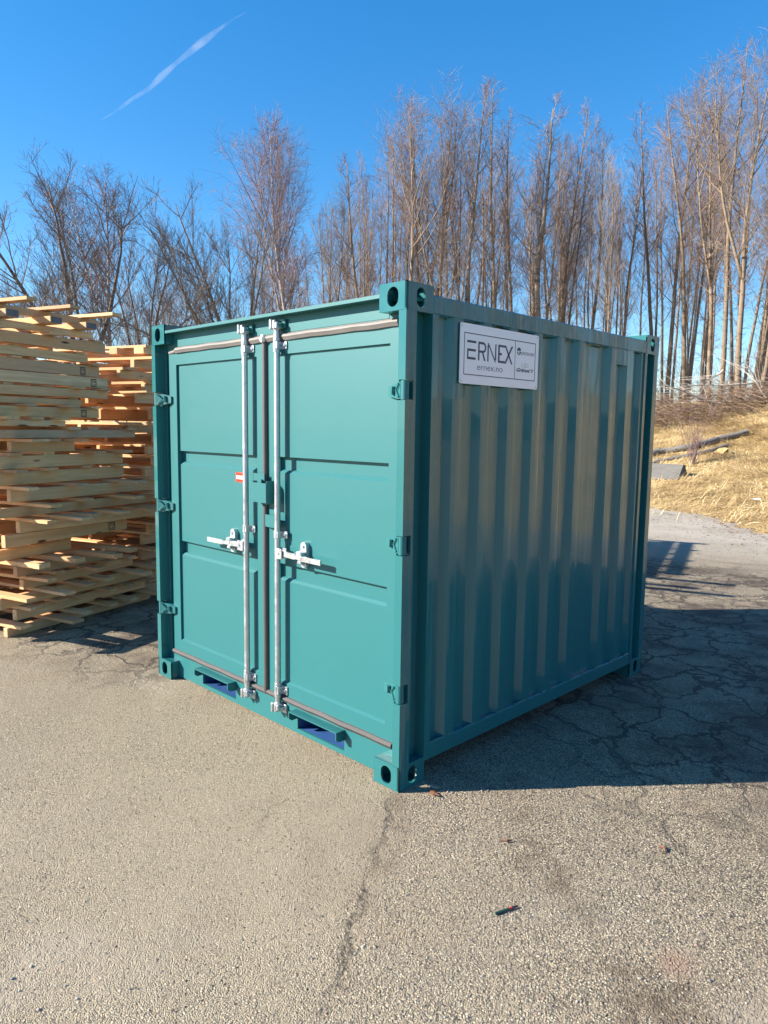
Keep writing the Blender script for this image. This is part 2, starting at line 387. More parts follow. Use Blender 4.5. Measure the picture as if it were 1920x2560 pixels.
def mat_wood(name, axis):
    k = N(name); c = k.coord('Object'); oi = k.n('ShaderNodeObjectInfo')
    off = k.n('ShaderNodeCombineXYZ', X=k.math('MULTIPLY', oi.outputs['Random'], 37.0), Y=k.math('MULTIPLY', oi.outputs['Random'], 91.0), Z=k.math('MULTIPLY', oi.outputs['Random'], 13.0))
    cc = k.n('ShaderNodeVectorMath', i0=c, i1=off).outputs[0]
    sc = (1.2,18,18) if axis == 'x' else (18,1.2,18)
    gr = k.noise(k.map(cc, sc), 1.6, 6, .6, .6); fib = k.noise(k.map(cc, tuple(q*3.2 for q in sc)), 3, 4, .7)
    kn = k.n('ShaderNodeTexVoronoi', Vector=k.map(cc, (2.2,9,9) if axis == 'x' else (9,2.2,9)), Scale=1.0)
    base = k.ramp(oi.outputs['Random'], [(0,(.84,.50,.23)),(.12,(.60,.34,.17)),(.25,(.90,.61,.33)),(.38,(.72,.36,.15)),(.5,(.88,.60,.33)),(.6,(.42,.26,.15)),(.7,(.84,.53,.26)),(.8,(.64,.33,.15)),(.9,(.52,.36,.24)),(1,(.92,.66,.38))])
    col = k.mix(k.mr(gr.outputs[0], .38, .62, 0, .55), base, (.46,.24,.11))
    col = k.mix(k.mr(k.noise(k.map(cc, (1.5,3,3)), 1.0, 3).outputs[0], .45, .65, 0, .45), col, (.62,.35,.17))
    col = k.mix(k.mr(fib.outputs[0], .35, .7, 0, .25), col, (.86,.55,.28))
    blue = k.mr(k.noise(cc, .9, 4).outputs[0], .68, .78, 0, .4)
    col = k.mix(blue, col, (.30,.26,.22))
    col = k.mix(k.mr(kn.outputs['Distance'], .13, .08), col, (.10,.05,.025))
    return k.bs(Base__Color=col, Roughness=.72, Normal=k.bump(fib.outputs[0], .3, .003), Specular__IOR__Level=.25)
M['woodx'] = mat_wood('pine_wood_long', 'x'); M['woody'] = mat_wood('pine_wood_cross', 'y')
M['greyend'] = simple('grey_end_paint', (.13,.13,.15), .7)
M['concrete'] = simple('concrete', (.10,.097,.09), .85, 0, (25,.5,.01), .35)
M['oldlog'] = mat_bark('weathered_log', (.16,.14,.12), (.30,.27,.235), (.06,.05,.045), 6)

# ------------------------------------------------------------------ terrain
EDGE = [(-120,46),(-60,32),(-12,15.6),(-5.1,13.4),(-3.4,12.7),(-1.7,10.6),(1.5,8.7),(7,7.4),(30,5),(120,2)]
def sdist(x, y):
    best = 1e9; sg = 1
    for (x0,y0),(x1,y1) in zip(EDGE, EDGE[1:]):
        dx, dy = x1-x0, y1-y0; L = dx*dx+dy*dy
        t = max(0, min(1, ((x-x0)*dx+(y-y0)*dy)/L)); qx, qy = x-x0-t*dx, y-y0-t*dy
        d = math.hypot(qx, qy)
        if d < best: best = d; sg = 1 if dx*(y-y0)-dy*(x-x0) > 0 else -1
    return best*sg
def wob(x, y): return math.sin(x*.9+1.3*math.sin(y*.7))*.5+math.sin(y*1.3+x*.4)*.3+math.sin(x*2.7-y*2.1)*.2
def ground_z(x, y):
    t = sdist(x, y)
    if t <= 0: return -.012
    s = min(t/15.5, 1.0)
    z = 3.0*(s*s*(3-2*s)*.35 + s*.65)
    return -.012 + z + min(t*.12, .09)*(.6+wob(x,y)*.8)
def hit(px, py):
    d = (f_*FPX + r2*(px-960) - u2*(py-1280)).normalized(); t = 6
    while t < 120:
        p = CAM + d*t
        if p.z < ground_z(p.x, p.y): return p
        t += .05
    return CAM + d*40
def axisvals(lo, hi, flo, fhi, fine, coarse):
    v = []; x = flo
    while x <= fhi: v.append(x); x += fine
    x = flo; st = fine
    while x > lo: st = min(st*1.35, coarse); x -= st; v.insert(0, x)
    x = fhi; st = fine
    while x < hi: st = min(st*1.35, coarse); x += st; v.append(x)
    return v
xs = axisvals(-900, 900, -26, 16, .5, 60); ys = axisvals(-900, 900, 4, 42, .5, 60)
mb = MB(); nx = len(xs)
mb.v = [(x, y, ground_z(x,y)) for y in ys for x in xs]
mb.f = [(j*nx+i, j*nx+i+1, (j+1)*nx+i+1, (j+1)*nx+i) for j in range(len(ys)-1) for i in range(nx-1)]
g = obj('ground', mb, M['soil'], smooth=True); tag(g, None, None, kind='structure')
# asphalt sheet with a ragged far edge
rnd = random.Random(3); mb = MB(); pts = []
for (x0,y0),(x1,y1) in zip(EDGE, EDGE[1:]):
    n = max(1, int(math.hypot(x1-x0,y1-y0)/.35)) if abs(x0) < 13 and abs(x1) < 31 else 4
    for i in range(n):
        t = i/n; x = x0+(x1-x0)*t; y = y0+(y1-y0)*t
        k_ = .16 if n > 4 else 0
        pts.append((x+rnd.uniform(-k_,k_), y+rnd.uniform(-k_,k_)-.1+.25*math.sin(x*1.7)))
pts.append(EDGE[-1])
n = len(pts)
mb.v = [(x,y,0) for x,y in pts] + [(x if abs(x)<100 else x*1.0, -140, 0) for x,y in pts]
mb.f = [(i, n+i, n+i+1, i+1) for i in range(n-1)]
a = obj('asphalt_yard', mb, M['asphalt']); tag(a, None, None, kind='structure')

# ------------------------------------------------------------------ shipping container
W_, L_, H_ = 2.2, 2.43, 2.26
CW, CL, CH = .162, .172, .118
T, TF = M['teal'], M['teal_front']
box_ = thing('shipping_container', 'dark teal steel storage container standing alone on the asphalt', 'shipping container', (-W_/2, L_/2, 0))
def part(name, mb, mat, parent=box_, ang=None):
    o = obj(name, mb, mat, parent)
    if ang: smooth_by_angle(o, ang)
    return o
def casting(xn, xf, yn, yf, z0, z1):
    """hollow corner fitting; xn/yn are its outer faces"""
    mb = MB(); t = .01; sx = 1 if xn > xf else -1; sy = 1 if yn > yf else -1
    x0, x1 = min(xn,xf), max(xn,xf); y0, y1 = min(yn,yf), max(yn,yf); h = z1-z0
    mb.plate_hole((x0,yn,z0),(1,0,0),(0,0,1),(0,sy,0), x1-x0, h, t, .066, .084, abs(x1-x0)/2, h/2)
    mb.plate_hole((xn,y0,z0),(0,1,0),(0,0,1),(sx,0,0), y1-y0, h, t, .055, .084, (y1-y0)*.53 if sy<0 else (y1-y0)*.47, h/2)
    for z, s_ in ((z1,1),(z0,-1)):
        if (s_ == 1) == (z1 > 1):
            mb.plate_hole((x0+.0005,y0+.0005,z),(1,0,0),(0,1,0),(0,0,s_), x1-x0-.001, y1-y0-.001, t, .062, .11, (x1-x0)/2, (y1-y0)/2)
        else: mb.box(x0+.001,x1-.001,y0+.001,y1-.001,(z-t) if s_==1 else z+.0005,(z-.0005) if s_==1 else z+t)
    xi = xf; mb.box(min(xi,xi+sx*t), max(xi,xi+sx*t), y0+.001, y1-.001, z0+.001, z1-.001)
    yi = yf; mb.box(x0+.001, x1-.001, min(yi,yi+sy*t), max(yi,yi+sy*t), z0+.001, z1-.001)
    # welded rounded outer edges
    for a, b in (((xn,yn,z0+.004),(xn,yn,z1-.004)),):
        mb.tube([(a[0]-sx*.0045,a[1]-sy*.0045,a[2]), (b[0]-sx*.0045,b[1]-sy*.0045,b[2])], .0052, 8)
    return mb
for xn, xf in ((0,-CW),(-W_,-W_+CW)):
    for yn, yf in ((0,CL),(L_,L_-CL)):
        for z0, z1 in ((0.002,CH),(H_-CH,H_)):
            part('corner_casting', casting(xn,xf,yn,yf,z0,z1), T)
# corner posts of the door end, with cut-outs at the hinges
HZ = [(.412,.500),(1.088,1.176),(1.764,1.851)]
def mirror(p, s): return [((-W_-x) if s else x, y) for x, y in p]
full = [(-.043,.062),(-.043,0),(0,0),(0,.067),(-.052,.070),(-.056,.165),(0,.170),(0,.210),(-.016,.210),(-.016,.182),(-.075,.176),(-.075,.062)]
cut  = [(-.048,.062),(-.048,.052),(0,.052),(0,.067),(-.052,.070),(-.056,.165),(0,.170),(0,.210),(-.016,.210),(-.016,.182),(-.075,.176),(-.075,.062)]
for s in (0,1):
    mb = MB(); z = CH-.001
    for a, b in HZ+[(H_-CH+.001, None)]:
        mb.prism(mirror(full,s), 'z', z, a)
        if b: mb.prism(mirror(cut,s), 'z', a, b); z = b
    part('corner_post', mb, T if s == 0 else T)
    mb = MB(); rear = [(-.001,L_-.001),(-.001,L_-.055),(-.05,L_-.06),(-.054,L_-.15),(-.001,L_-.155),(-.001,L_-.185),(-.075,L_-.185),(-.075,L_-.001)]
    mb.prism(mirror(rear,s), 'z', CH-.001, H_-CH+.001); part('corner_post', mb, T)
# longitudinal rails
for s in (0,1):
    def X(a,b): return (a,b) if not s else (-W_-b, -W_-a)
    mb = MB(); x0,x1 = X(-.06,-.001); mb.bbox(x0,x1,CL,L_-CL,2.142,2.222,.004); part('top_rail', mb, T)
    mb = MB(); x0,x1 = X(-.06,-.001); mb.bbox(x0,x1,CL,L_-CL,.092,.170,.004)
    part('bottom_rail', mb, T)
# weld beads that dot the top of the near bottom rail
rnd = random.Random(5)
# corrugated sides
starts = [.287,.502,.722,.944,1.165,1.391]
prof = [(.18,-.036),(.287,-.036)]
for i, a in enumerate(starts):
    prof += [(a+.034,-.0035),(a+.050,-.0024),(a+.069,-.002),(a+.088,-.0024),(a+.104,-.0035),(a+.138,-.036)]
    prof += [(a+.150,-.0368),(a+.180,-.0372),(a+.212,-.0368)]
    nxt = starts[i+1] if i+1 < len(starts) else 1.764
    prof += [(nxt,-.036)]
for i, a in enumerate((1.764,1.975)):
    prof += [(a+.034,-.003),(a+.104,-.003),(a+.138,-.036)]
    prof += [((1.975 if i == 0 else 2.19),-.036)]
prof += [(2.215,-.010),(2.25,-.010)]
for s in (0,1):
    mb = MB(); P = [(x,y) for y,x in prof]; back = [(x-.003,y) for x,y in reversed(P)]
    mb.prism(mirror(P+back,s), 'z', .160, 2.150, cap=False)
    o = part('side_panel', mb, T)
    if not s:
        mb = MB()                                            # seal plates where the sheet meets the rails
        for a in [.18]+[q+.138 for q in starts]+[1.764+.138]:
            pass
        mb.box(-.012,-.002,1.80,2.06,2.046,2.1425); part('vent_cover', mb, T)
        mb = MB()
        rr = random.Random(2); y = .21
        while y < 2.2:
            l = rr.uniform(.03,.11); h = rr.uniform(.003,.008); mb.tube([(-.004,y,.170+h*.3),(-.005,y+l*.5,.171+h*.3),(-.004,y+l,.170+h*.3)], [h*.5,h*.8,h*.5], 6); y += l+rr.uniform(.02,.12)
        y = .21
        while y < 2.2:
            l = rr.uniform(.05,.14); mb.tube([(-.0035,y,2.140),(-.0035,y+l,2.1395)], .0028, 5); y += l+rr.uniform(.03,.1)
        wb = part('weld_bead', mb, M['teal_front']); wb['kind'] = 'stuff'
# roof, floor, rear wall
mb = MB(); mb.box(-W_+.05,-.05,CL*.4,L_-.02,2.196,2.212)
y = .30
while y < 2.2: mb.prism([(y,2.212),(y+.03,2.236),(y+.09,2.236),(y+.12,2.212)], 'x', -W_+.07, -.062); y += .235
part('roof', mb, T)
mb = MB(); mb.box(-W_+.06,-.06,.08,L_-.03,.122,.15)
part('floor', mb, M['primer'])
mb = MB(); mb.box(-W_+.08,-.08,L_-.05,L_-.02,.13,2.2); part('end_wall', mb, T)
for z0, z1 in ((.02,.15),(2.14,2.222)):
    mb = MB(); mb.box(-W_+CW,-CW,L_-.08,L_-.004,z0,z1); part('end_rail', mb, T)
# door header
YD = .060
mb = MB(); mb.box(-W_+CW,-CW,YD+.002,.13,2.126,2.206)
mb.box(-W_+CW-.08,-CW+.08,YD+.004,.12,2.10,2.142)
mb.box(-W_+CW,-CW,.004,.135,2.205,2.221)
part('door_header', mb, TF)
# door sill with two fork pockets
mb = MB(); PK = [(-1.752,-1.388),(-.806,-.434)]
xs_ = [-W_+CW]+[q for p in PK for q in p]+[-CW]
for i in range(0, len(xs_), 2): mb.box(xs_[i], xs_[i+1], YD+.002, .075, .012, .157)
for a, b in PK:
    mb.box(a,b,YD+.002,.075,.012,.036); mb.box(a,b,YD+.002,.075,.141,.157)
for a, b in ((-W_+.076,-W_+CW),(-CW,-.076)): mb.box(a,b,YD+.002,.075,CH,.157)
sill = part('door_sill', mb, TF)
for a, b in PK:
    mb = MB(); mb.box(a,b,.0755,.9,.022,.034); mb.box(a-.006,a,.0755,.9,.022,.15); mb.box(b,b+.006,.0755,.9,.022,.15); mb.box(a,b,.9,.906,.022,.15)
    part('fork_pocket', mb, M['primer'], sill)
    mb = MB(); mb.box(a-.004,b+.004,.003,YD+.001,.142,.147)
    for x in (a-.004, b-.001):
        mb.prism([(.003,.1425),(YD+.001,.1425),(YD+.001,.094),(.022,.094),(.003,.108)], 'x', x, x+.005)
    part('pocket_lip', mb, TF, sill)

# ---- doors
XC = -1.073
G1, G2 = (1.486,1.400), (.914,.822)
def door(x0, x1, pl, pr, hinge_right):
    dz0, dz1 = .188, 2.088
    root = MB()
    root.box(x0, pl, YD, .112, dz0, dz1); root.box(pr, x1, YD, .112, dz0, dz1)
    root.box(pl, pr, YD, .112, 2.017, dz1); root.box(pl, pr, YD, .112, dz0, .262)
    a, b = .074, .100
    yz = [(YD,.262),(a,.272),(a,.822),(b-.012,.836),(b,.842),(b,.912),(a,.914),(a,1.400),(b-.012,1.414),(b,1.420),(b,1.484),(a,1.486),(a,2.017),(.115,2.017),(.115,.262)]
    root.prism(yz, 'x', pl, pr)
    return part('door', root, TF)
dR = door(XC+.014, -.094, -.99, -.150, True)
dL = door(-2.092, XC-.014, -2.006, -1.155, False)
# seals
def seal(pts, r, parent, flat=1.0):
    mb = MB(); mb.tube(pts, r, 10); o = part('rubber_seal', mb, M['rubber_top' if pts[0][2] > 2.05 and abs(pts[-1][2]-pts[0][2]) < .1 else 'rubber'], parent, 60); return o
def lip(x0, x1, zc, h, parent, mat, seed):
    mb = MB(); rd = random.Random(seed); n = 24; P = []
    for i in range(n+1):
        x = x0+(x1-x0)*i/n; dz = .0012*math.sin(i*.9+seed)+rd.uniform(-.0006,.0006); dy = .0012*math.sin(i*.6+seed*2)
        P += [(x,y+dy,zc+z*h+dz) for y, z in ((.0625,1),(.052,.98),(.0435,.55),(.0415,.05),(.0440,-.20),(.050,-.9),(.0625,-1))]
    F = [(i*7+j, i*7+j+1, (i+1)*7+j+1, (i+1)*7+j) for i in range(n) for j in range(6)]
    F += [tuple(range(7)), tuple(n*7+j for j in range(6,-1,-1))]
    mb.add(P, F); o = part('rubber_seal', mb, mat, parent); smooth_by_angle(o, 22)
lip(-.095, XC+.0005, 2.103, .0185, dR, M['rubber_top'], 1); lip(XC-.0005, -1.995, 2.104, .0185, dL, M['rubber_top'], 2)
seal([(-1.992,.056,2.100),(-2.03,.062,2.097),(-2.09,.068,2.093)], .0125, dL)
seal([(XC,.056,2.10),(XC+.002,.055,1.4),(XC-.001,.055,.8),(XC,.056,.17)], .0165, dL)
lip(-.095, XC+.0005, .174, .0155, dR, M['rubber'], 3); lip(XC-.0005, -2.09, .174, .0155, dL, M['rubber'], 4)
seal([(-2.100,.082,.18),(-2.101,.082,2.09)], .014, dL)
mb = MB(); mb.tube([(XC,.046,2.122),(XC,.040,2.098),(XC,.044,2.088)], [.014,.019,.012], 8); part('seal_joint', mb, M['white'], dL, 60)
# hinges
def hinge(z0, z1, left):
    mb = MB(); s = (lambda x: -W_-x) if left else (lambda x: x)
    mb.tube([(s(-.021),.0215,z0+.003),(s(-.021),.0215,z1-.003)], .0185, 14)
    zc = (z0+z1)/2
    def pl(pts, y0, y1):
        mb.prism([(s(x), z) for x, z in pts], 'y', y0, y1)
    # tapered blade welded on the door stile
    P = [(-.030,z1-.006),(-.075,z1-.012),(-.146,z1-.027),(-.146,z0+.020),(-.075,z0+.008),(-.030,z0+.006)]
    V = [(s(x), (.004 if x > -.05 else .030 if x > -.1 else .047), z) for x, z in P] + [(s(x), YD+.001, z) for x, z in P]
    F = [(0,1,4,5),(1,2,3,4),(11,10,7,6),(10,9,8,7)] + [(i,(i+1)%6,6+(i+1)%6,6+i) for i in range(6)]
    mb.add(V, F)
    # ribs of the forging
    mb.tube([(s(-.045),.006,z1-.014),(s(-.078),.024,zc),(s(-.045),.006,z0+.014)], .0042, 6)
    mb.tube([(s(-.100),.030,zc+.018),(s(-.104),.032,zc-.016)], [.011,.011], 6)
    return mb
for z0, z1 in HZ:
    part('hinge', hinge(z0,z1,False), TF, dR, 40); part('hinge', hinge(z0,z1,True), TF, dL, 40)
# locking gear
def gear(xr, parent, out):
    """xr rod axis; out=+1: handle lies to +x"""
    yr = .034
    mb = MB(); mb.tube([(xr,yr,.15),(xr,yr,2.14)], .0160, 20); rod = part('locking_rod', mb, M['galv'], parent, 40)
    for z0, z1 in ((2.040,2.080),(1.058,1.096),(.200,.246)):
        mb = MB(); 
        mb.tube([(xr,yr,z0),(xr,yr,z1)], .0205, 18)
        if z0 != 1.058:
            mb.tube([(xr,yr,z1+.003),(xr,yr,z1+.016)], .0195, 18); mb.tube([(xr,yr,z0-.014),(xr,yr,z0-.002)], .0195, 18)
        mb.bbox(xr+.004,xr+.056,.052,.060,z0,z1,.002)
        mb.bbox(xr+.002,xr+.022,.018,.056,z0+.001,z1-.001,.002)
        zc = (z0+z1)/2; mb.tube([(xr+.041,.053,zc),(xr+.041,.045,zc)], [.010,.007], 8)
        part('rod_bracket', mb, M['galv'], parent, 35)
    for zt, sg in ((2.14,1),(.15,-1)):
        mb = MB()
        mb.tube([(xr,yr,zt-sg*.004),(xr,yr,zt+sg*.01)], [.020,.023], 14)
        # forged cam with two claws
        for dx, hgt in ((-.024,.052),(.006,.046),(.024,.034)):
            mb.bbox(xr+dx-.008,xr+dx+.009,yr-.028,yr+.012,min(zt,zt+sg*hgt),max(zt,zt+sg*hgt),.004)
        mb.bbox(xr-.034,xr+.030,yr-.018,yr+.008,min(zt+sg*.008,zt+sg*.026),max(zt+sg*.008,zt+sg*.026),.004)
        part('rod_cam', mb, M['galv'], parent, 30)
        mb = MB()                                              # keeper welded to the header / sill
        mb.bbox(xr+.010,xr+.052,.046,.0615,min(zt+sg*.004,zt+sg*.052),max(zt+sg*.004,zt+sg*.052),.003)
        mb.bbox(xr+.030,xr+.046,.022,.050,min(zt+sg*.012,zt+sg*.030),max(zt+sg*.012,zt+sg*.030),.003)
        part('cam_keeper', mb, TF if sg > 0 else M['galv'], parent, 30)
    # handle: hub, lever, catch
    mb = MB()
    hx = (xr+.004, xr+.060) if out > 0 else (xr-.060, xr-.004)
    mb.bbox(hx[0],hx[1],.012,.019,.951,1.008,.002); mb.bbox(hx[0],hx[1],.044,.050,.951,1.008,.002)
    o_ = out; xa = xr+o_*.040; xb = xr+o_*.372
    # flat bar lever, slightly bent, wider outer grip
    def bar(xA, xB, yA, yB, zA, zB, h, t):
        V = []
        for x, y, z in ((xA,yA,zA),(xB,yB,zB)):
            V += [(x,y-t,z-h),(x,y+t,z-h),(x,y+t,z+h),(x,y-t,z+h)]
        mb.add(V, [(0,1,2,3),(7,6,5,4),(0,4,5,1),(1,5,6,2),(2,6,7,3),(3,7,4,0)])
    bar(xa, xr+o_*.16, .030, .026, .982, .978, .014, .006)
    bar(xr+o_*.155, xr+o_*.22, .026, .022, .978, .976, .009, .007)
    bar(xr+o_*.215, xb, .022, .018, .976, .977, .013, .005)
    mb.tube([(xr+o_*.036,.010,.980),(xr+o_*.036,.007,.980)], [.006,.004], 8)
    part('door_handle', mb, M['galv'], parent, 30)
    mb = MB(); xc = xr+o_*.172+ (.024 if out>0 else .012)
    st = []
    for i in range(20):
        t = 2*math.pi*i/20; st.append((xc+.024*math.cos(t), .990+.042*(1 if math.sin(t)>0 else -1)*(1 if abs(math.sin(t))>.01 else 0)+.026*math.sin(t)))
    mb.prism(st, 'y', .049, .073)
    mb.bbox(xc-.026,xc+.020,.018,.050,.972,1.010,.005); mb.bbox(xc-.016,xc+.018,.020,.050,.944,.964,.004)
    for z in (1.034,.944): mb.tube([(xc,.049,z),(xc,.042,z)], [.011,.008], 6)
    part('handle_catch', mb, M['galv'], parent, 30)
gear(-.940, dR, 1); gear(-1.228, dL, -1)
# padlock box, open on top, and the bent cover plate under it
mb = MB(); x0,x1,z0,z1 = -1.140,-.996,1.240,1.345
mb.box(x0,x1,0,.004,z0,z1); mb.box(x1-.004,x1,.0045,YD,z0-.006,z1+.012); mb.box(x0,x0+.004,.0045,YD-.02,z0,z1)
mb.box(x0+.0045,x1-.0045,.0045,YD-.012,z0,z0+.004)
part('lock_box', mb, TF, dR)
mb = MB(); mb.box(-1.150,-1.05,.030,.034,1.352,1.392); mb.box(-1.098,-1.062,.018,.0295,1.330,1.362); mb.box(-1.152,-1.148,.0345,YD,1.352,1.392)
part('lock_bracket', mb, TF, dL)
mb = MB(); mb.prism([(-1.096,.056),(-1.045,.036),(-1.008,.030),(-.962,.030),(-.962,.034),(-1.007,.034),(-1.043,.040),(-1.094,.060)], 'z', 1.108, 1.174)
part('cover_strip', mb, TF, dR)
# red sticker behind the rod
mb = MB(); mb.box(-1.384,-1.285,.0728,.0738,1.328,1.383); stk = part('sticker', mb, M['red'], dL)
mb = MB(); mb.box(-1.376,-1.289,.0722,.0727,1.3455,1.3645)
part('sticker_print', mb, M['white'], stk)

# ---- company plate on the side (a thing screwed to the container -> its part)
mb = MB(); y0,y1,z0,z1 = .3525,.9975,1.8535,2.1275; r = .010; P = []
for cx, cy, a0 in ((y1-r,z1-r,0),(y0+r,z1-r,90),(y0+r,z0+r,180),(y1-r,z0+r,270)):
    for i in range(6): t = R_(a0+i*18); P.append((cx+r*math.cos(t), cy+r*math.sin(t)))
mb.prism(P, 'x', .0045, .0078); sign = part('name_plate', mb, M['plate'])
for y in (y0+.012,y1-.012):
    for z in (z0+.012,z1-.012):
        mb = MB(); mb.tube([(.0078,y,z),(.0098,y,z)], [.0055,.0035], 10); part('screw', mb, M['galv'], sign)
XI0, XI1 = .00785, .0083
ink = MB()
def poly(pts): ink.prism(pts, 'x', XI0, XI1)
def stroke(p, q, wd):
    dx, dy = q[0]-p[0], q[1]-p[1]; L = math.hypot(dx,dy); nx_, ny_ = -dy/L*wd/2, dx/L*wd/2
    poly([(p[0]+nx_,p[1]+ny_),(p[0]-nx_,p[1]-ny_),(q[0]-nx_,q[1]-ny_),(q[0]+nx_,q[1]+ny_)])
def rect(a,b,c,d): poly([(a,c),(b,c),(b,d),(a,d)])
fa,fb,fc,fd,ft = .3815,.9700,1.8945,2.0865,.0042
rect(fa,fb,fd-ft,fd); rect(fa,fb,fc,fc+ft); rect(fa,fa+ft,fc+ft,fd-ft); rect(fb-ft,fb,fc+ft,fd-ft); rect(.7872,.7905,fc+ft,fd-ft)
b0, t0, st_ = 1.9665, 2.0530, .0108
rect(.405,.472,t0-st_,t0); rect(.4055,.470,2.0040,2.0150); rect(.4055,.415,b0+st_,2.0040); rect(.4055,.470,b0,b0+st_)
# R
rect(.4880,.4985,b0,t0); rect(.4985,.5250,t0-st_,t0); rect(.4985,.5250,2.0025,2.0130)
arc = []
for i in range(11):
    t = R_(90-i*18); arc.append((.5250+.0255*math.cos(t), 2.02775+.02525*math.sin(t)))
for i in range(11):
    t = R_(-90+i*18); arc.append((.5250+.0150*math.cos(t), 2.02775+.0147*math.sin(t)))
for i in range(10):
    poly([arc[i], arc[i+1], arc[20-i], arc[21-i]])
poly([(.5180,2.0025),(.5290,2.0025),(.5470,b0),(.5350,b0)])
# N
rect(.5600,.5700,b0,2.0440); poly([(.5600,2.0530),(.5690,2.0530),(.6310,1.9665),(.6215,1.9665)]) ; rect(.6215,.6310,1.9765,t0-.001)
# E X joined
rect(.6460,.6585,b0,t0); rect(.6585,.7050,t0-st_,t0); rect(.6585,.6765,2.0035,2.0145); rect(.6585,.7020,b0,b0+st_)
poly([(.6985,t0-.0002),(.7105,t0-.0002),(.7680,b0),(.7555,b0)])
poly([(.7560,t0),(.7695,t0),(.7115,b0),(.6985,b0)])
def add_text(body, size, y, z, sx=1.0, shear=0, offset=0.0, align='LEFT', width=None):
    cu = bpy.data.curves.new('t', 'FONT'); cu.body = body; cu.size = size; cu.shear = shear; cu.offset = offset; cu.align_x = align
    cu.resolution_u = 3
    o = bpy.data.objects.new('t', cu); C.objects.link(o)
    dg = bpy.context.evaluated_depsgraph_get(); me = bpy.data.meshes.new_from_object(o.evaluated_get(dg))
    xs2 = [v.co.x for v in me.vertices]
    if width: sx = width/(max(xs2)-min(xs2)); y -= min(xs2)*sx
    V = [(XI1, y+v.co.x*sx, z+v.co.y) for v in me.vertices]; ink.add(V, [tuple(p.vertices) for p in me.polygons])
    bpy.data.objects.remove(o); bpy.data.curves.remove(cu); bpy.data.meshes.remove(me)
    return max(xs2)*sx
add_text('ernex.no', .0440, .4835, 1.9225, offset=-.0004, width=.2030)
# first partner mark: cap over an open round G, then its word
N_ = 14; cx, cz = .8213, 2.0350; rr = .0170
poly([(cx+rr*math.cos(R_(180-i*180/N_)), cz+.0025+rr*math.sin(R_(180-i*180/N_))) for i in range(N_+1)])
for i in range(N_):
    a0, a1 = R_(180+i*165/N_), R_(180+(i+1)*165/N_)
    wi = .0095
    poly([(cx+rr*math.cos(a0), cz-.001+rr*math.sin(a0)),(cx+rr*math.cos(a1), cz-.001+rr*math.sin(a1)),(cx+wi*math.cos(a1), cz-.001+.0115*math.sin(a1)),(cx+wi*math.cos(a0), cz-.001+.0115*math.sin(a0))])
rect(.8213,.8390,2.0285,2.0335)
add_text('JERDESAGEN', .0215, .8405, 2.0205, width=.1140); add_text("'", .02, .9560, 2.022, 1)
# second partner mark: double outlined diamond with a G and a slanted word
def loop(P, wd):
    for i in range(len(P)): stroke(P[i], P[(i+1)%len(P)], wd)
hx_, hz_ = .8776, 1.9684
loop([(hx_-.0300,hz_+.004),(hx_-.003,hz_+.0112),(hx_+.003,hz_+.0112),(hx_+.0300,hz_+.004),(hx_+.0300,hz_-.004),(hx_+.003,hz_-.0112),(hx_-.003,hz_-.0112),(hx_-.0300,hz_-.004)], .0011)
add_text('G', .0115, hx_-.0055, hz_-.0040, 1.2, .4, .0006)
add_text('Gr\u00edmst\u00e5l', .0250, .8030, 1.9360, 1.30, .45, .0009, width=.152)
part('plate_lettering', ink, M['ink'], sign)

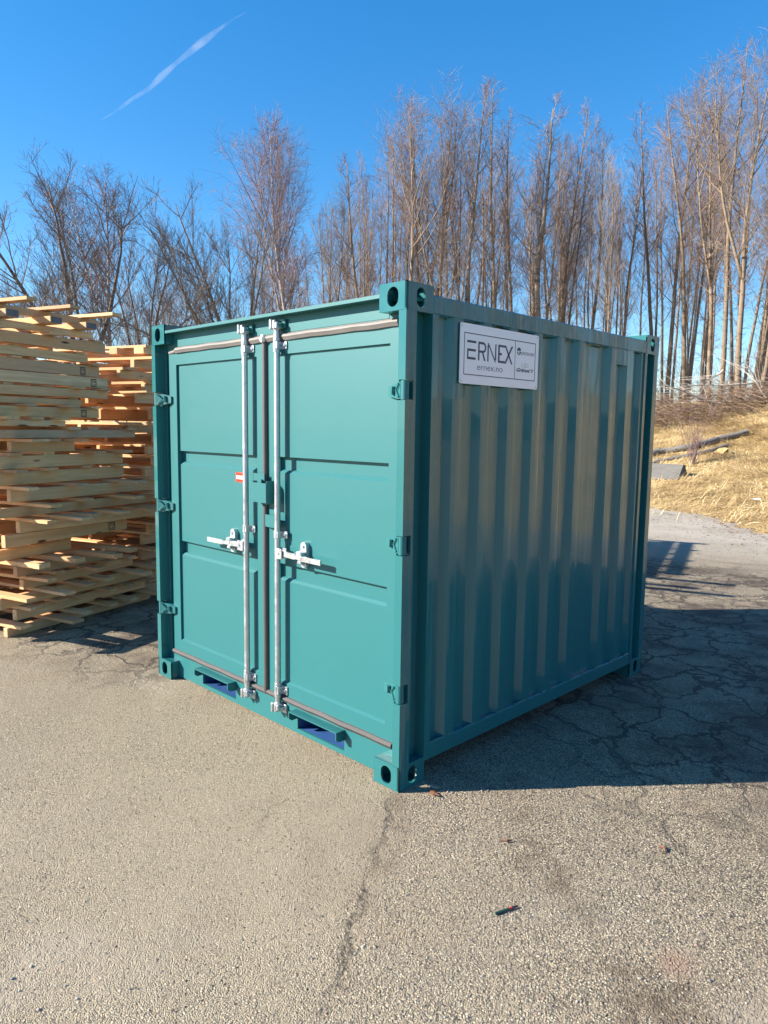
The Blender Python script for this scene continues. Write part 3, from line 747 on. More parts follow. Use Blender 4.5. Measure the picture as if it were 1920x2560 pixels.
# ------------------------------------------------------------------ timber stacks
ORG = Vector((-3.735, -.44, 0)); SD = 109.0
ordn = ['lowest','second','third','fourth','fifth','sixth','seventh','eighth','ninth','tenth','eleventh','twelfth','thirteenth','fourteenth','fifteenth','sixteenth','seventeenth','eighteenth','nineteenth','twentieth','twenty-first','twenty-second','twenty-third','twenty-fourth']
def pallet(org, yaw, z0, h, s0, s1, nb, prot, seed, label, group, depth=1.35, bt=.024, ns=3, bw=.098, top=True, notes=None, lat=0., boards=None, stamp=None):
    rd = random.Random(seed)
    t = thing('wooden_pallet', label, 'wooden pallet', (org.x, org.y, z0), R_(yaw+rd.uniform(-2.0,2.0)), group)
    for i in range(ns):
        mb = MB(); y = lat+(depth-.05)*i/(ns-1) + (rd.uniform(-.01,.01) if i else 0)
        mb.bbox(s0+rd.uniform(-.01,.01), s1+rd.uniform(-.01,.01)*(i>0), y, y+.046, .001, h-.001, .002); obj('stringer', mb, M['woodx'], t, local=True)
    if top:
        if boards is None:
            boards = []
            for i in range(nb):
                boards.append((s0+.02+(s1-s0-bw-.04)*i/max(1,nb-1)+rd.uniform(-.035,.035)*(0<i<nb-1), prot+rd.uniform(-.11,.12)))
        for bx, pr in boards:
            if rd.random() < .06 and nb > 3: continue
            mb = MB(); wdt = bw*rd.uniform(.85,1.15); tt = bt
            sk = rd.uniform(-.012,.012); yy0 = lat-pr; yy1 = lat+depth+rd.uniform(-.02,.12)
            V = [(bx,yy0,h),(bx+wdt,yy0,h),(bx+wdt+sk,yy1,h),(bx+sk,yy1,h)]
            V += [(a,b,c+tt) for a,b,c in V]
            mb.add(V, [(3,2,1,0),(4,5,6,7),(0,1,5,4),(1,2,6,5),(2,3,7,6),(3,0,4,7)])
            obj('deck_board', mb, M['woody'], t, local=True)
    if stamp is not None:
        mb = MB(); sx, sz, sw, sh = stamp; yv = lat-.0012
        for a, b, c, d in ((0,1,0,.10),(0,1,.90,1),(0,.09,.10,.90),(.91,1,.10,.90),(.2,.27,.5,.85),(.27,.42,.78,.85),(.42,.48,.55,.78),(.62,.68,.5,.85),(.75,.85,.55,.8),(.2,.26,.15,.4),(.36,.5,.15,.22),(.6,.66,.12,.4),(.74,.8,.2,.36)):
            mb.box(sx+a*sw, sx+b*sw, yv, yv+.0008, sz+c*sh, sz+d*sh)
        obj('ink_stamp', mb, M['stamp'], t, local=True)
    return t
GA = 'pallets piled in the near stack'
rows = [ # z0, h, s0, s1, boards, protrusion, extra words, kwargs
 (0.000,.075, .00,1.50,6, .16,'with its lit end boards on the asphalt',{}),
 (.115,.085, .09,1.46,6, .12,'with one board poking out at its near end',{}),
 (.228,.090,-.05,1.50,6, .18,'with pale boards sticking out over the yard',{}),
 (.345,.080, .16,1.34,5, .08,'with a short stringer',{}),
 (.452,.085, .10,1.12,4, .24,'thick board projecting at its right end',{'bt':.036}),
 (.578,.090,-.55, .73,4,-.05,'set back in the dark gap',{'lat':.10}),
 (.695,.097, .01,1.27,0, .00,'showing a long yellow stamped stringer',{'top':False,'stamp':(1.05,.012,.075,.07)}),
 (.795,.093, .14,1.75,7, .20,'showing a long stringer under protruding boards',{}),
 (.925,.078,-.20,1.60,5, .10,'with an orange lit underside',{}),
 (1.040,.098, .08,1.62,4, .16,'showing a light stringer with a pencil scribble',{}),
 (1.172,.100,-.40,1.28,5, .04,'showing a grey stringer with a big knot',{}),
 (1.298,.098,-.30,1.26,5, .05,'with a long brown stringer',{}),
 (1.420,.085, .10, .70,4, .10,'showing a short greenish stringer',{'bt':.020}),
 (1.530,.066,-.40,1.32,6,-.02,'long and thin',{}),
 (1.622,.050,-.50, .60,5, .03,'thin and mostly hidden',{}),
 (1.696,.082,-.50,1.00,5, .01,'with a split stringer and a square black stamp',{'bt':.016,'stamp':(.80,.008,.06,.062)}),
 (1.797,.050,-.60, .81,5,-.03,'with a short dull stringer',{'bt':.014}),
 (1.862,.072,-.50,1.06,6, .015,'with two dark knots in its stringer',{'bt':.016}),
 (1.954,.088,-.50,1.09,0, .02,'pale stringer stamped at its right end',{'top':False,'stamp':(.90,.008,.06,.066)}),
 (2.046,.092,-.60,1.01,5,-.01,'with a broad brownish stringer stamped near its end',{'bt':.016,'stamp':(.80,.008,.055,.066)}),
 (2.158,.066,-.50, .87,5, .00,'with small orange boards under its neighbour',{'bt':.020}),
 (2.248,.088,-.60,1.03,4, .02,'with a thick greenish-yellow stringer',{'bt':.018}),
 (2.358,.055,-.50, .92,0, .00,'with a dark thin stringer under the crosswise blocks',{'top':False}),
]
for i, (z0,h,s0,s1,nb,pr,words,kw) in enumerate(rows):
    pallet(ORG, SD+random.Random(i*7).uniform(-.8,.8), z0, h, s0, s1, nb, (pr+.07 if i < 10 and nb else pr), 100+i, f'near stack pallet, {ordn[i]} from the ground, {words}', GA, **kw)
# crosswise blocks with grey painted ends, then the topmost frame with three long boards
for i, s in enumerate((-.02,.36,.70)):
    t = thing('timber_block', ('crosswise timber block with dark grey end under the top beam, '+('nearest the left edge','middle of three','rightmost of three')[i]), 'timber block', (ORG.x,ORG.y,2.4135), R_(SD), 'crosswise blocks with grey ends')
    mb = MB(); mb.bbox(s,s+.105,-.17,1.15,.001,.052,.002); obj('timber', mb, M['woody'], t, local=True)
    mb = MB(); mb.box(s+.002,s+.103,-.1725,-.1702,.003,.050); obj('painted_end', mb, M['greyend'], t, local=True)
pallet(ORG, SD, 2.466, .058, -.6, 1.0, 3, .3, 300, 'topmost frame of the near stack, three long boards pointing right against the sky', GA, boards=[(.02,.34),(.40,.34),(.80,.36)], bw=.10)
# stack two, longer frames, behind
GB = 'long frames piled in the rear stack'
ORG2 = ORG + Vector((math.cos(R_(SD)), math.sin(R_(SD)), 0))*1.40 + Vector((math.cos(R_(SD+90)), math.sin(R_(SD+90)), 0))*.02
rd = random.Random(77); z = 0; i = 0
while z < 2.24:
    h = rd.choice((.075,.09,.098)); s0 = rd.uniform(.0,.30) if z < 2.0 else rd.uniform(-.1,.15); s1 = rd.uniform(3.2,4.1)
    last = z > 2.15
    pallet(ORG2, SD+rd.uniform(-1.5,1.5), z, h, s0, s1 if not last else 4.2, rd.choice((7,8,9)), rd.uniform(-.02,.22), 500+i,
           f'rear stack frame, {ordn[i]} from the ground, partly behind the container', GB, lat=rd.uniform(0,.12), depth=2.7, bw=.11, ns=5)
    z += h+.022+rd.choice((.0,.012,.03)); i += 1
t = thing('wooden_pallet', 'topmost long frame of the rear stack, about level with the container roof', 'wooden pallet', (ORG2.x, ORG2.y, z), R_(SD), GB)
for y, s0, s1, wd in ((-.46,1.5,4.26,.13),(-.20,1.2,4.22,.12),(.02,.15,4.1,.12),(.30,.1,4.2,.10),(.75,.1,4.1,.12),(1.1,.2,4.2,.10)):
    mb = MB(); mb.bbox(s0, s1, y, y+wd, .001, .060, .002); obj('stringer', mb, M['woodx'], t, local=True)
for x, y in ((.18,.02),(.50,-.97),(.72,-.62),(1.10,-.96),(1.5,-.5),(1.95,-.48),(2.48,-.47),(2.95,-.40),(3.42,-.50),(4.14,-.60)):
    mb = MB(); mb.bbox(x, x+.095, y, 1.25, .061, .085, .002); obj('deck_board', mb, M['woody'], t, local=True)

# ------------------------------------------------------------------ trees
def grow(seed, kind, H):
    """returns (trunk MB, crown MB); z up, base at origin"""
    rd = random.Random(seed); tr, cr = MB(), MB()
    def wander(p, d, L, n, up, jit, droop=0):
        pts = [p.copy()]; d = d.normalized()
        for i in range(n):
            d = (d + Vector((rd.uniform(-jit,jit), rd.uniform(-jit,jit), rd.uniform(-jit,jit)+up-droop*(i/n)**1.5))).normalized()
            p = p + d*(L/n); pts.append(p.copy())
        return pts
    def interp(pts, t):
        f = t*(len(pts)-1); i = min(int(f), len(pts)-2); return pts[i].lerp(pts[i+1], f-i), (pts[i+1]-pts[i]).normalized()
    def side(d, ang):
        a = d.orthogonal().normalized(); a.rotate(Matrix.Rotation(rd.uniform(0,2*math.pi), 3, d)); 
        return (d*math.cos(ang) + a*math.sin(ang)).normalized()
    P = dict(
      alder=dict(limbs=34, lo=.36, hi=.99, ang=(34,60), len=.125, up=.14, sub=8, tw=5, r=.009, trunkr=.0088, droop=0, prof=lambda t: .45+.95*math.sin(math.pi*min(1,(t*.8+.15)))-.3*t),
      poplar=dict(limbs=28, lo=.34, hi=.98, ang=(30,56), len=.21, up=.14, sub=9, tw=6, r=.009, trunkr=.0090, droop=0, prof=lambda t: .62+.75*math.sin(math.pi*min(1,t*.75+.12))-.45*t),
      birch=dict(limbs=34, lo=.26, hi=.98, ang=(28,56), len=.21, up=.12, sub=10, tw=7, r=.008, trunkr=.0075, droop=.30, prof=lambda t: .55+.85*math.sin(math.pi*min(1,t*.75+.15))-.45*t),
      ash=dict(limbs=0, lo=.30, hi=.80, ang=(28,62), len=.50, up=.07, sub=12, tw=8, r=.014, trunkr=.0135, droop=0, prof=lambda t: 1.12-.45*t),
      sapling=dict(limbs=22, lo=.12, hi=.97, ang=(30,58), len=.28, up=.12, sub=6, tw=5, r=.009, trunkr=.0065, droop=0, prof=lambda t: 1-.6*t))[kind]
    tp = wander(Vector((0,0,-.4)), Vector((rd.uniform(-.04,.04),rd.uniform(-.04,.04),1)), H*(1.0 if kind != 'ash' else .36)+.4, 14, .05, .05 if kind != 'ash' else .04)
    tr_r = H*P['trunkr']
    n = len(tp); tr.tube(tp, [max(tr_r*(1.15 if i == 0 else 1)*((1-i/(n-1))**.8 if kind != 'ash' else 1-.3*i/(n-1))+.010, .010) for i in range(n)], 7)
    stems = [(tp, 1.0)]
    if kind in ('birch','poplar') and rd.random() < .7:        # a second leader
        t = rd.uniform(.3,.5); p, d = interp(tp, t); s = wander(p, side(d, R_(17)), H*(1-t)*.92, 9, .12, .05)
        tr.tube(s, [tr_r*.55*(1-i/9)**.8+.010 for i in range(10)], 6); stems.append((s, .7))
    if kind == 'ash':                                            # short bole that breaks into long fanning boughs
        stems = []
        for b_ in range(9):
            p, d = interp(tp, rd.uniform(.62,1) if b_ else 1)
            ang = R_((6,22,30,48,62,70,40,16,55)[b_]); az = b_*2.4+rd.uniform(-.4,.4)
            dv = Vector((math.cos(az)*math.sin(ang), math.sin(az)*math.sin(ang), math.cos(ang)))
            L = H*(.56,.58,.58,.56,.52,.50,.56,.56,.54)[b_]
            bp = wander(p, dv, L, 9, .055, .10); r0 = tr_r*(.62 if b_ < 3 else .45)
            tr.tube(bp, [r0*(1-q/9.5)**.9+.008 for q in range(10)], 6, cap=False)
            for j in range(17):
                t = rd.uniform(.15,.97); p1, d1 = interp(bp, t); L1 = L*rd.uniform(.22,.42)*(1.25-.6*t)
                lp = wander(p1, side(d1, R_(rd.uniform(25,50))), L1, 5, .08, .13); cr.tube(lp, [r0*.20*(1-q/6)+.005 for q in range(6)], 4, cap=False)
                for j2 in range(13):
                    t2 = rd.uniform(.15,1); p2, d2 = interp(lp, t2); L2 = L1*rd.uniform(.22,.45)
                    sp_ = wander(p2, side(d2, R_(rd.uniform(25,50))), L2, 3, .12, .18); cr.tube(sp_, [.0075,.0065,.0055,.004], 3, cap=False)
                    for q in range(4):
                        p3, d3 = interp(sp_, rd.uniform(.2,1)); cr.tube(wander(p3, side(d3, R_(rd.uniform(20,50))), rd.uniform(.15,.4), 2, .15, .2), [.0055,.0045,.0035], 3, cap=False)
    for stem, wgt in stems:
        for i in range(int(P['limbs']*wgt)):
            t = P['lo']+(P['hi']-P['lo'])*((i+rd.random())/(P['limbs']*wgt)) if stem is tp else rd.uniform(.12,.98)
            p, d = interp(stem, t); tt = (t-P['lo'])/(1-P['lo'])
            L = H*P['len']*P['prof'](max(0,tt))*rd.uniform(.65,1.15)
            if L < .2: L = .2
            ang = R_(rd.uniform(*P['ang']))*(1.15-.45*tt)
            lp = wander(p, side(d, ang), L, 6, P['up'], .14, P['droop']*.25)
            br = max(.010, min(tr_r*.55, L*P['r']))*(1 if kind != 'ash' else 1.1)
            (tr if L > H*.10 and kind != 'birch' else cr).tube(lp, [br*(1-q/6.5)+.004 for q in range(7)], 4, cap=False)
            for j in range(int(P['sub']*(.5+.5*min(1,L/(H*.15))))):
                t2 = rd.uniform(.18,1); p2, d2 = interp(lp, t2)
                L2 = L*rd.uniform(.28,.55)*(1.15-.5*t2)
                sp_ = wander(p2, side(d2, R_(rd.uniform(28,60))), L2, 3, P['up']*.8, .22, P['droop']*.7)
                cr.tube(sp_, [.0065,.0058,.005,.004], 3, cap=False)
                for q in range(rd.randint(P['tw']-3, P['tw'])):
                    p3, d3 = interp(sp_, rd.uniform(.1,1)); L3 = L2*rd.uniform(.3,.7)+.10
                    tw = wander(p3, side(d3, R_(rd.uniform(25,65))), L3, 2, P['up']*.7, .3, P['droop']*1.6)
                    cr.tube(tw, [.0044,.0038,.0030], 3, cap=False)
    # dead lower twigs on the trunk
    if kind in ('alder','poplar','birch'):
        for i in range(14):
            t = rd.uniform(.08,.4); p, d = interp(tp, t); lp = wander(p, side(d, R_(rd.uniform(50,95))), rd.uniform(.3,1.2), 4, .02, .25)
            cr.tube(lp, [.011,.009,.007,.006,.004], 3, cap=False)
            for q in range(3):
                p3, d3 = interp(lp, rd.uniform(.2,1)); cr.tube(wander(p3, side(d3, R_(40)), .3, 2, 0, .3), [.006,.005,.004], 3, cap=False)
    return tr, cr
TPL = {}
def template(key, kind, seed, bark, twig, name):
    tr, cr = grow(seed, kind, 14.0 if kind != 'sapling' else 6.0); zs = sorted(v[2] for v in cr.v); top_ = zs[int(len(zs)*.9985)]
    mt = bpy.data.meshes.new('trunk'); mt.from_pydata(tr.v, [], tr.f); mt.shade_smooth(); mt.materials.append(M[bark])
    mc = bpy.data.meshes.new('crown'); mc.from_pydata(cr.v, [], cr.f); mc.materials.append(M[twig])
    TPL[key] = (mt, mc, name, top_)
for i in range(4): template(f'alder{i}', 'alder', 10+i, 'bark', 'twig', 'alder_tree')
for i in range(3): template(f'poplar{i}', 'poplar', 20+i, 'bark', 'twig' if i else 'greytwig', 'poplar_tree')
for i in range(2): template(f'birch{i}', 'birch', 30+i, 'birch', 'twig_birch', 'birch_tree')
for i in range(2): template(f'ash{i}', 'ash', 41+i*3, 'darkbark' if i == 0 else 'bark', 'twig_dark', 'bare_tree')
for i in range(2): template(f'sap{i}', 'sapling', 50+i, 'bark', 'twig', 'sapling')
def plant(key, px, top, D, label, group=None, rz=0, lean=(0,0), wide=1.0, cat='tree'):
    mt, mc, name, H0 = TPL[key]
    p = at(px, D); z = ground_z(p.x, p.y); H = height_for(px, top, D)-z; s = H/H0
    t = thing(name, label, cat, (p.x, p.y, z-.02), rz, group)
    # lean is given towards the viewer's right
    ax = f_.cross(Vector((0,0,1))).normalized()
    q = Matrix.Rotation(R_(lean[0]), 3, Vector((f_.x,f_.y,0)).normalized()) @ Matrix.Rotation(rz, 3, 'Z')
    t.rotation_euler = q.to_euler(); t.scale = (s*wide, s*wide, s)
    for nm, me in (('trunk', mt), ('crown', mc)):
        o = bpy.data.objects.new(nm, me); C.objects.link(o); o.parent = t
    return t
main = [
 ('ash0', 262, 412, 30, 'dark wide spreading bare tree leaning left behind the timber stack', 2.2, -10, 1.2),
 ('birch0', 305, 436, 34, 'birch with forked white stems right of the dark spreading tree', 0.4, -4, 1.25),
 ('ash1', 372, 552, 36, 'low dark twisted bare tree above the left end of the container', 1.0, 2, .9),
 ('alder0', 434, 606, 40, 'slim reddish brown bare tree between the low dark tree and the spreading pale one', 3.0, 0, .9),
 ('ash1', 620, 446, 33, 'pale stemmed bare tree with spreading limbs leaning left, above the door rods', 4.4, -9, .95),
 ('birch1', 755, 286, 38, 'tallest birch left of the container corner, with drooping purple twigs', .6, -1, .85),
 ('birch0', 700, 330, 39, 'slimmer birch stem close against the left of the tallest birch', 2.6, 0, .55),
 ('poplar0', 819, 468, 40, 'pale straight trunk in the dip right of the tallest birch', 1.5, 1, .7),
 ('alder1', 894, 420, 38, 'bushy bare tree just left of the container corner casting', .3, -2, 1.1),
 ('poplar1', 1008, 272, 36, 'broad crowned bare tree straight above the near container corner', 5.1, 0, 1.0),
 ('alder2', 1051, 300, 38, 'slim bare tree leaning right beside the broad crowned one', 1.1, 4, .9),
 ('poplar0', 1103, 215, 36, 'highest bare tree of the middle group with pale lit trunk', 2.2, 0, .9),
 ('alder3', 1149, 232, 37, 'straight pale bare tree next right of the highest middle one', .2, 2, .9),
 ('alder0', 1235, 268, 37, 'bare tree on the left of the twin trunks above the name plate', 4.1, 1, .9),
 ('alder1', 1269, 300, 37, 'bare tree on the right of the twin trunks above the name plate', 5.0, 1, .8),
 ('alder1', 1340, 246, 36, 'dense reddish topped bare tree above the container roof middle', 3.3, 0, 1.35),
 ('alder2', 1389, 280, 38, 'slim dark trunk just right of the reddish topped birch', 2.7, -1, .9),
 ('alder3', 1456, 345, 37, 'bare tree with brown crown in the low dip of the wood', 1.9, 2, .9),
 ('poplar0', 1505, 380, 35, 'pale slanting trunk in the dip of the wood', .9, -4, .7),
 ('alder1', 1542, 366, 37, 'straight pale trunk at the right side of the dip', 2.9, 1, .8),
 ('alder0', 1616, 300, 38, 'thin bare tree above the far roof corner', 3.5, 0, .9),
 ('poplar1', 1655, 255, 37, 'rounded bare tree crown right of the far roof corner', .1, 0, .95),
 ('alder2', 1699, 270, 36, 'dark trunk beside the rounded crown at the right', 5.5, -2, .9),
 ('poplar2', 1758, 200, 35, 'tall bare tree with wide fork on the slope crest', 1.2, 0, .9),
 ('alder3', 1785, 160, 34, 'straight dark trunk left of the thickest tree', 4.6, 0, .9),
 ('poplar0', 1832, 112, 31, 'thickest and tallest tree with mottled sunlit bark at the right', 2.0, 2, 1.05),
 ('poplar2', 1885, 150, 32, 'leaning dark trunk between the thickest tree and the picture edge', 4.0, 4, .9),
 ('alder1', 1912, 130, 33, 'double trunk cut by the right picture edge', 3.9, 3, .9),
]
for key, px, top, D, lab, rz, ln, wd in main: plant(key, px, top, D, lab, None, rz, (ln,0), wd)
env = [(-300,400),(0,430),(150,440),(230,500),(300,560),(360,600),(480,520),(560,500),(620,420),(700,350),(750,500),(800,500),(880,450),(950,330),(1100,260),(1200,310),(1330,280),(1400,320),(1440,390),(1560,400),(1600,320),(1700,280),(1780,200),(1860,160),(2300,140)]
def envy(px):
    for (a,b),(c,d) in zip(env, env[1:]):
        if a <= px <= c: return b+(d-b)*(px-a)/(c-a)
    return 300
rd = random.Random(9); keys = ['alder0','alder1','alder2','alder3','alder0','poplar1','alder1','alder2','alder3']
LB = 'slim bare tree among the crowded trunks of the wood beyond the container'
LC = 'low thin bare tree in the sparse scrub beyond the timber stacks'
for i in range(118):
    px = rd.uniform(790, 2080); D = rd.uniform(36, 58)
    plant(rd.choice(keys), px, envy(px)+abs(rd.gauss(0,1))*120+25, D, LB, 'slim bare trees crowded in the wood', rd.uniform(0,6.28), (rd.uniform(-3,3),0), rd.uniform(.52,.82))
for i in range(15):
    px = rd.uniform(-150, 790); D = rd.uniform(36, 52)
    plant(rd.choice(['sap0','sap1','alder1','birch0','sap0','alder3']), px, max(envy(px)+rd.uniform(110,280), 610), D, LC, 'low thin bare trees left of the wood', rd.uniform(0,6.28), (rd.uniform(-4,4),0), rd.uniform(.8,1.2))
# brushy undergrowth that nobody could count
def brush(name, n, region, hgt, seed, mat, rad=.006):
    rd = random.Random(seed); mb = MB()
    for i in range(n):
        px, D = rd.uniform(*region[0]), rd.uniform(*region[1]); p = at(px, D); p.z = ground_z(p.x,p.y)-.05
        h = rd.uniform(*hgt); d = Vector((rd.gauss(0,.35), rd.gauss(0,.35), 1)).normalized(); pts = [p]
        for k in range(3):
            d = (d+Vector((rd.gauss(0,.2),rd.gauss(0,.2),.05))).normalized(); pts.append(pts[-1]+d*h/3)
        mb.tube(pts, [rad*1.6,rad*1.3,rad,rad*.6], 3, cap=False)
        for k in range(5):
            b = pts[rd.randint(1,2)].lerp(pts[3], rd.random()*.6); dd = Vector((rd.gauss(0,1),rd.gauss(0,1),rd.uniform(.2,1.2))).normalized()
            mb.tube([b, b+dd*h*.16, b+dd*h*.3+Vector((0,0,h*.04))], [rad*.8,rad*.7,rad*.5], 3, cap=False)
    o = obj(name, mb, mat); return o
o = brush('undergrowth', 720, ((640,2200),(33,50)), (1.0,3.6), 4, M['twig']); tag(o, 'tangle of thin leafless undergrowth among the trunks', 'undergrowth', kind='stuff')
def tangle(name, n, px, D, lo, hi, seed, mat, rads=(.006,.012), ln=(.5,2.2)):
    rd = random.Random(seed); mb = MB()
    for i in range(n):
        p = at(rd.uniform(*px), rd.uniform(*D)); p.z = ground_z(p.x,p.y)+lo+(hi-lo)*rd.random()**1.8
        az = rd.uniform(0,6.28); d = Vector((math.cos(az), math.sin(az), rd.gauss(.05,.28))).normalized(); L = rd.uniform(*ln); r = rd.uniform(*rads)
        pts = [p]
        for k in range(3): d = (d+Vector((rd.gauss(0,.15),rd.gauss(0,.15),rd.gauss(0,.12)))).normalized(); pts.append(pts[-1]+d*L/3)
        mb.tube(pts, [r,r*.8,r*.6,r*.35], 3, cap=False)
    return obj(name, mb, mat)
o = tangle('brushwood', 2100, (1560,2060), (26.5,31), .0, .85, 6, M['brushtwig']); tag(o, 'heap of cut brown brushwood along the crest of the grass slope', 'brushwood', kind='stuff')
# pale fallen branches on top
for i, (a, b, c, lab) in enumerate([((1640,955),(1790,1000),28,'long pale branch lying on the brushwood heap, its butt in the grass'),((1655,965),(1885,945),28.2,'pale forked branch lying level along the top of the brushwood'),
                   ((1845,905),(1900,985),27.5,'pale branch slanting down at the right end of the brushwood'),((1735,960),(1790,915),28.4,'short pale branch standing up from the brushwood middle')]):
    def w3(px, py): p = at(px, c); p.z = height_for(px, py, c); return p
    A, B = w3(*a), w3(*b); rd = random.Random(i); t = thing('fallen_branch', lab, 'branch', tuple(B))
    mb = MB(); pts = [A.lerp(B, k/6)+Vector((0,0,rd.uniform(-.03,.03)+.05*math.sin(k))) for k in range(7)]
    mb.tube(pts, [.012+.005*k for k in range(7)], 6); obj('stem', mb, M['paletwig'], t)
    mb = MB()
    for k in range(16):
        p = A.lerp(B, rd.uniform(0,.8)); d = ((A-B).normalized()+Vector((rd.gauss(0,.5),rd.gauss(0,.5),rd.gauss(.15,.4)))).normalized(); L = rd.uniform(.5,1.5)
        mb.tube([p, p+d*L*.5, p+d*L+Vector((0,0,rd.uniform(-.1,.15)))], [.010,.008,.005], 3, cap=False)
    obj('side_twigs', mb, M['paletwig'], t)

# ------------------------------------------------------------------ grass slope
rd = random.Random(8); mb = MB(); cnt = 0
while cnt < 62000:
    D = 12.5+(rd.random()**.75)*20; px = rd.uniform(1470, 2080); p = at(px, D)
    s = sdist(p.x, p.y)
    if s < rd.uniform(-.25,.35) and rd.random() > .30*math.exp(min(0,s)*2.2): 
        continue
    cnt += 1
    z = ground_z(p.x, p.y)
    cl = math.sin(p.x*3.1+math.sin(p.y*2.3)*1.7)+math.sin(p.y*4.3+p.x*1.9)
    az = 2.2+math.sin(p.x*.9+p.y*.6)*1.4+rd.gauss(0,.8); L = rd.uniform(.12,.34)*(1.15+.25*cl)
    up = rd.uniform(.03,.35) if rd.random() < .9 else rd.uniform(.7,1.1)
    d = Vector((math.cos(az), math.sin(az), up)).normalized(); sd_ = Vector((-d.y, d.x, rd.gauss(0,.4))).normalized()*rd.uniform(.003,.0065)
    a = Vector((p.x, p.y, z-.01)); b = a+d*L*.55+Vector((0,0,.03)); c = a+d*L+Vector((0,0,-.02 if up < .5 else 0))
    mb.add([a-sd_, a+sd_, b+sd_*.8, b-sd_*.8, c], [(0,1,2,3),(3,2,4)])
o = obj('dry_grass', mb, M['straw']); tag(o, 'straw coloured dead grass covering the slope', 'grass', kind='stuff')
rd = random.Random(18); mb = MB()                     # grit and litter along the yard edge
for i in range(2600):
    D = rd.uniform(9.5,16.5); px = rd.uniform(1570,2000); p = at(px, D); s = sdist(p.x,p.y)
    if s > .5 or s < -3 or rd.random() > math.exp(s*.9 if s < 0 else 0): continue
    r = rd.uniform(.005,.014); q = [Vector((rd.gauss(0,1),rd.gauss(0,1),rd.gauss(0,1))).normalized()*r for _ in range(4)]; z = max(0,ground_z(p.x,p.y))+r*.3
    mb.add([(p.x+v.x,p.y+v.y,z+v.z) for v in q], [(0,1,2),(0,2,3),(0,3,1),(1,3,2)])
o = obj('gravel', mb, M['concrete']); tag(o, 'loose grit scattered at the edge of the grass', 'gravel', kind='stuff')

def thing_mesh(name, mb, mat, label, cat, ang=None, group=None):
    o = obj(name, mb, mat)
    if ang: smooth_by_angle(o, ang)
    return tag(o, label, cat, group)
def path_pts(L):
    return [hit(px,py) for px, py in L]
# two old poles lying on the slope
for L, r, lab, dz in (((( 1590,1152),(1650,1136),(1720,1127),(1790,1108),(1868,1088)), .10, 'long grey weathered pole lying up the grass slope', .10),
                  (((1600,1168),(1650,1156),(1700,1146),(1770,1134),(1820,1118)), .075, 'thinner grey pole lying just below the long one', .04)):
    P = path_pts(L); rd = random.Random(len(lab)); mb = MB(); Q = []
    for a, b in zip(P, P[1:]):
        for k in range(4): Q.append(a.lerp(b, k/4)+Vector((0,0,dz+rd.uniform(-.02,.02))))
    Q.append(P[-1]+Vector((0,0,dz))); mb.tube(Q, [r*rd.uniform(.85,1.1) for _ in Q], 9); thing_mesh('fallen_log', mb, M['oldlog'], lab, 'log', 50)
# concrete barrier block with a triangular end
p = hit(1606,1196); q = hit(1690,1196); q = p+(q-p).normalized()*1.0; 
e = (q-p); e.z = 0; e.normalize(); nrm = Vector((-e.y, e.x, 0)); c0 = hit(1695,1200)
pts = [(-.22,0),(-.22,.05),(-.04,.42),(.04,.42),(.22,.05),(.22,0)]; mb = MB(); V = []
for t in (-2.2, 0):
    for a, b in pts: V.append(c0+e*t+nrm*(a+.22)+Vector((0,0,b-.04)))
mb.add(V, [(i,(i+1)%6,6+(i+1)%6,6+i) for i in range(6)]+[(5,4,3,2,1,0),(6,7,8,9,10,11)])
thing_mesh('concrete_barrier', mb, M['concrete'], 'grey concrete barrier with a sloping end at the foot of the slope', 'concrete barrier')
# stump with moss
p = hit(1648,1024); t = thing('tree_stump', 'dark mossy tree stump at the crest beside the container edge', 'tree stump', tuple(p))
mb = MB(); mb.tube([p+Vector((0,0,-.1)),p+Vector((0,0,.08)),p+Vector((0,0,.42))], [.22,.15,.13], 10); obj('wood', mb, M['darkbark'], t)
mb = MB(); rd = random.Random(1)
for i in range(40):
    a = rd.uniform(0,6.28); c = p+Vector((math.cos(a)*.2,math.sin(a)*.2,rd.uniform(-.02,.12))); r = rd.uniform(.04,.08)
    q = [Vector((rd.gauss(0,1),rd.gauss(0,1),rd.gauss(0,1))).normalized()*r for _ in range(4)]; mb.add([c+v for v in q], [(0,1,2),(0,2,3),(0,3,1),(1,3,2)])
obj('moss', mb, M['moss'], t)
# thin leafless shrub in front of the poles
p = hit(1732,1160); t = thing('bare_shrub', 'thin reddish leafless shrub standing in front of the grey poles', 'shrub', tuple(p)); mb = MB(); rd = random.Random(12)
for i in range(22):
    d = Vector((rd.gauss(0,.22),rd.gauss(0,.22),1)).normalized(); L = rd.uniform(.7,2.0); q = [p+Vector((rd.gauss(0,.05),rd.gauss(0,.05),-.03))]
    for k in range(4): d = (d+Vector((rd.gauss(0,.08),rd.gauss(0,.08),.02))).normalized(); q.append(q[-1]+d*L/4)
    mb.tube(q, [.008,.007,.006,.005,.003], 3, cap=False)
    for k in range(4):
        b = q[rd.randint(1,3)]; dd = (d+Vector((rd.gauss(0,.5),rd.gauss(0,.5),.2))).normalized(); mb.tube([b, b+dd*.2, b+dd*.4], [.004,.003,.002], 3, cap=False)
obj('stems', mb, M['twig_birch'], t)
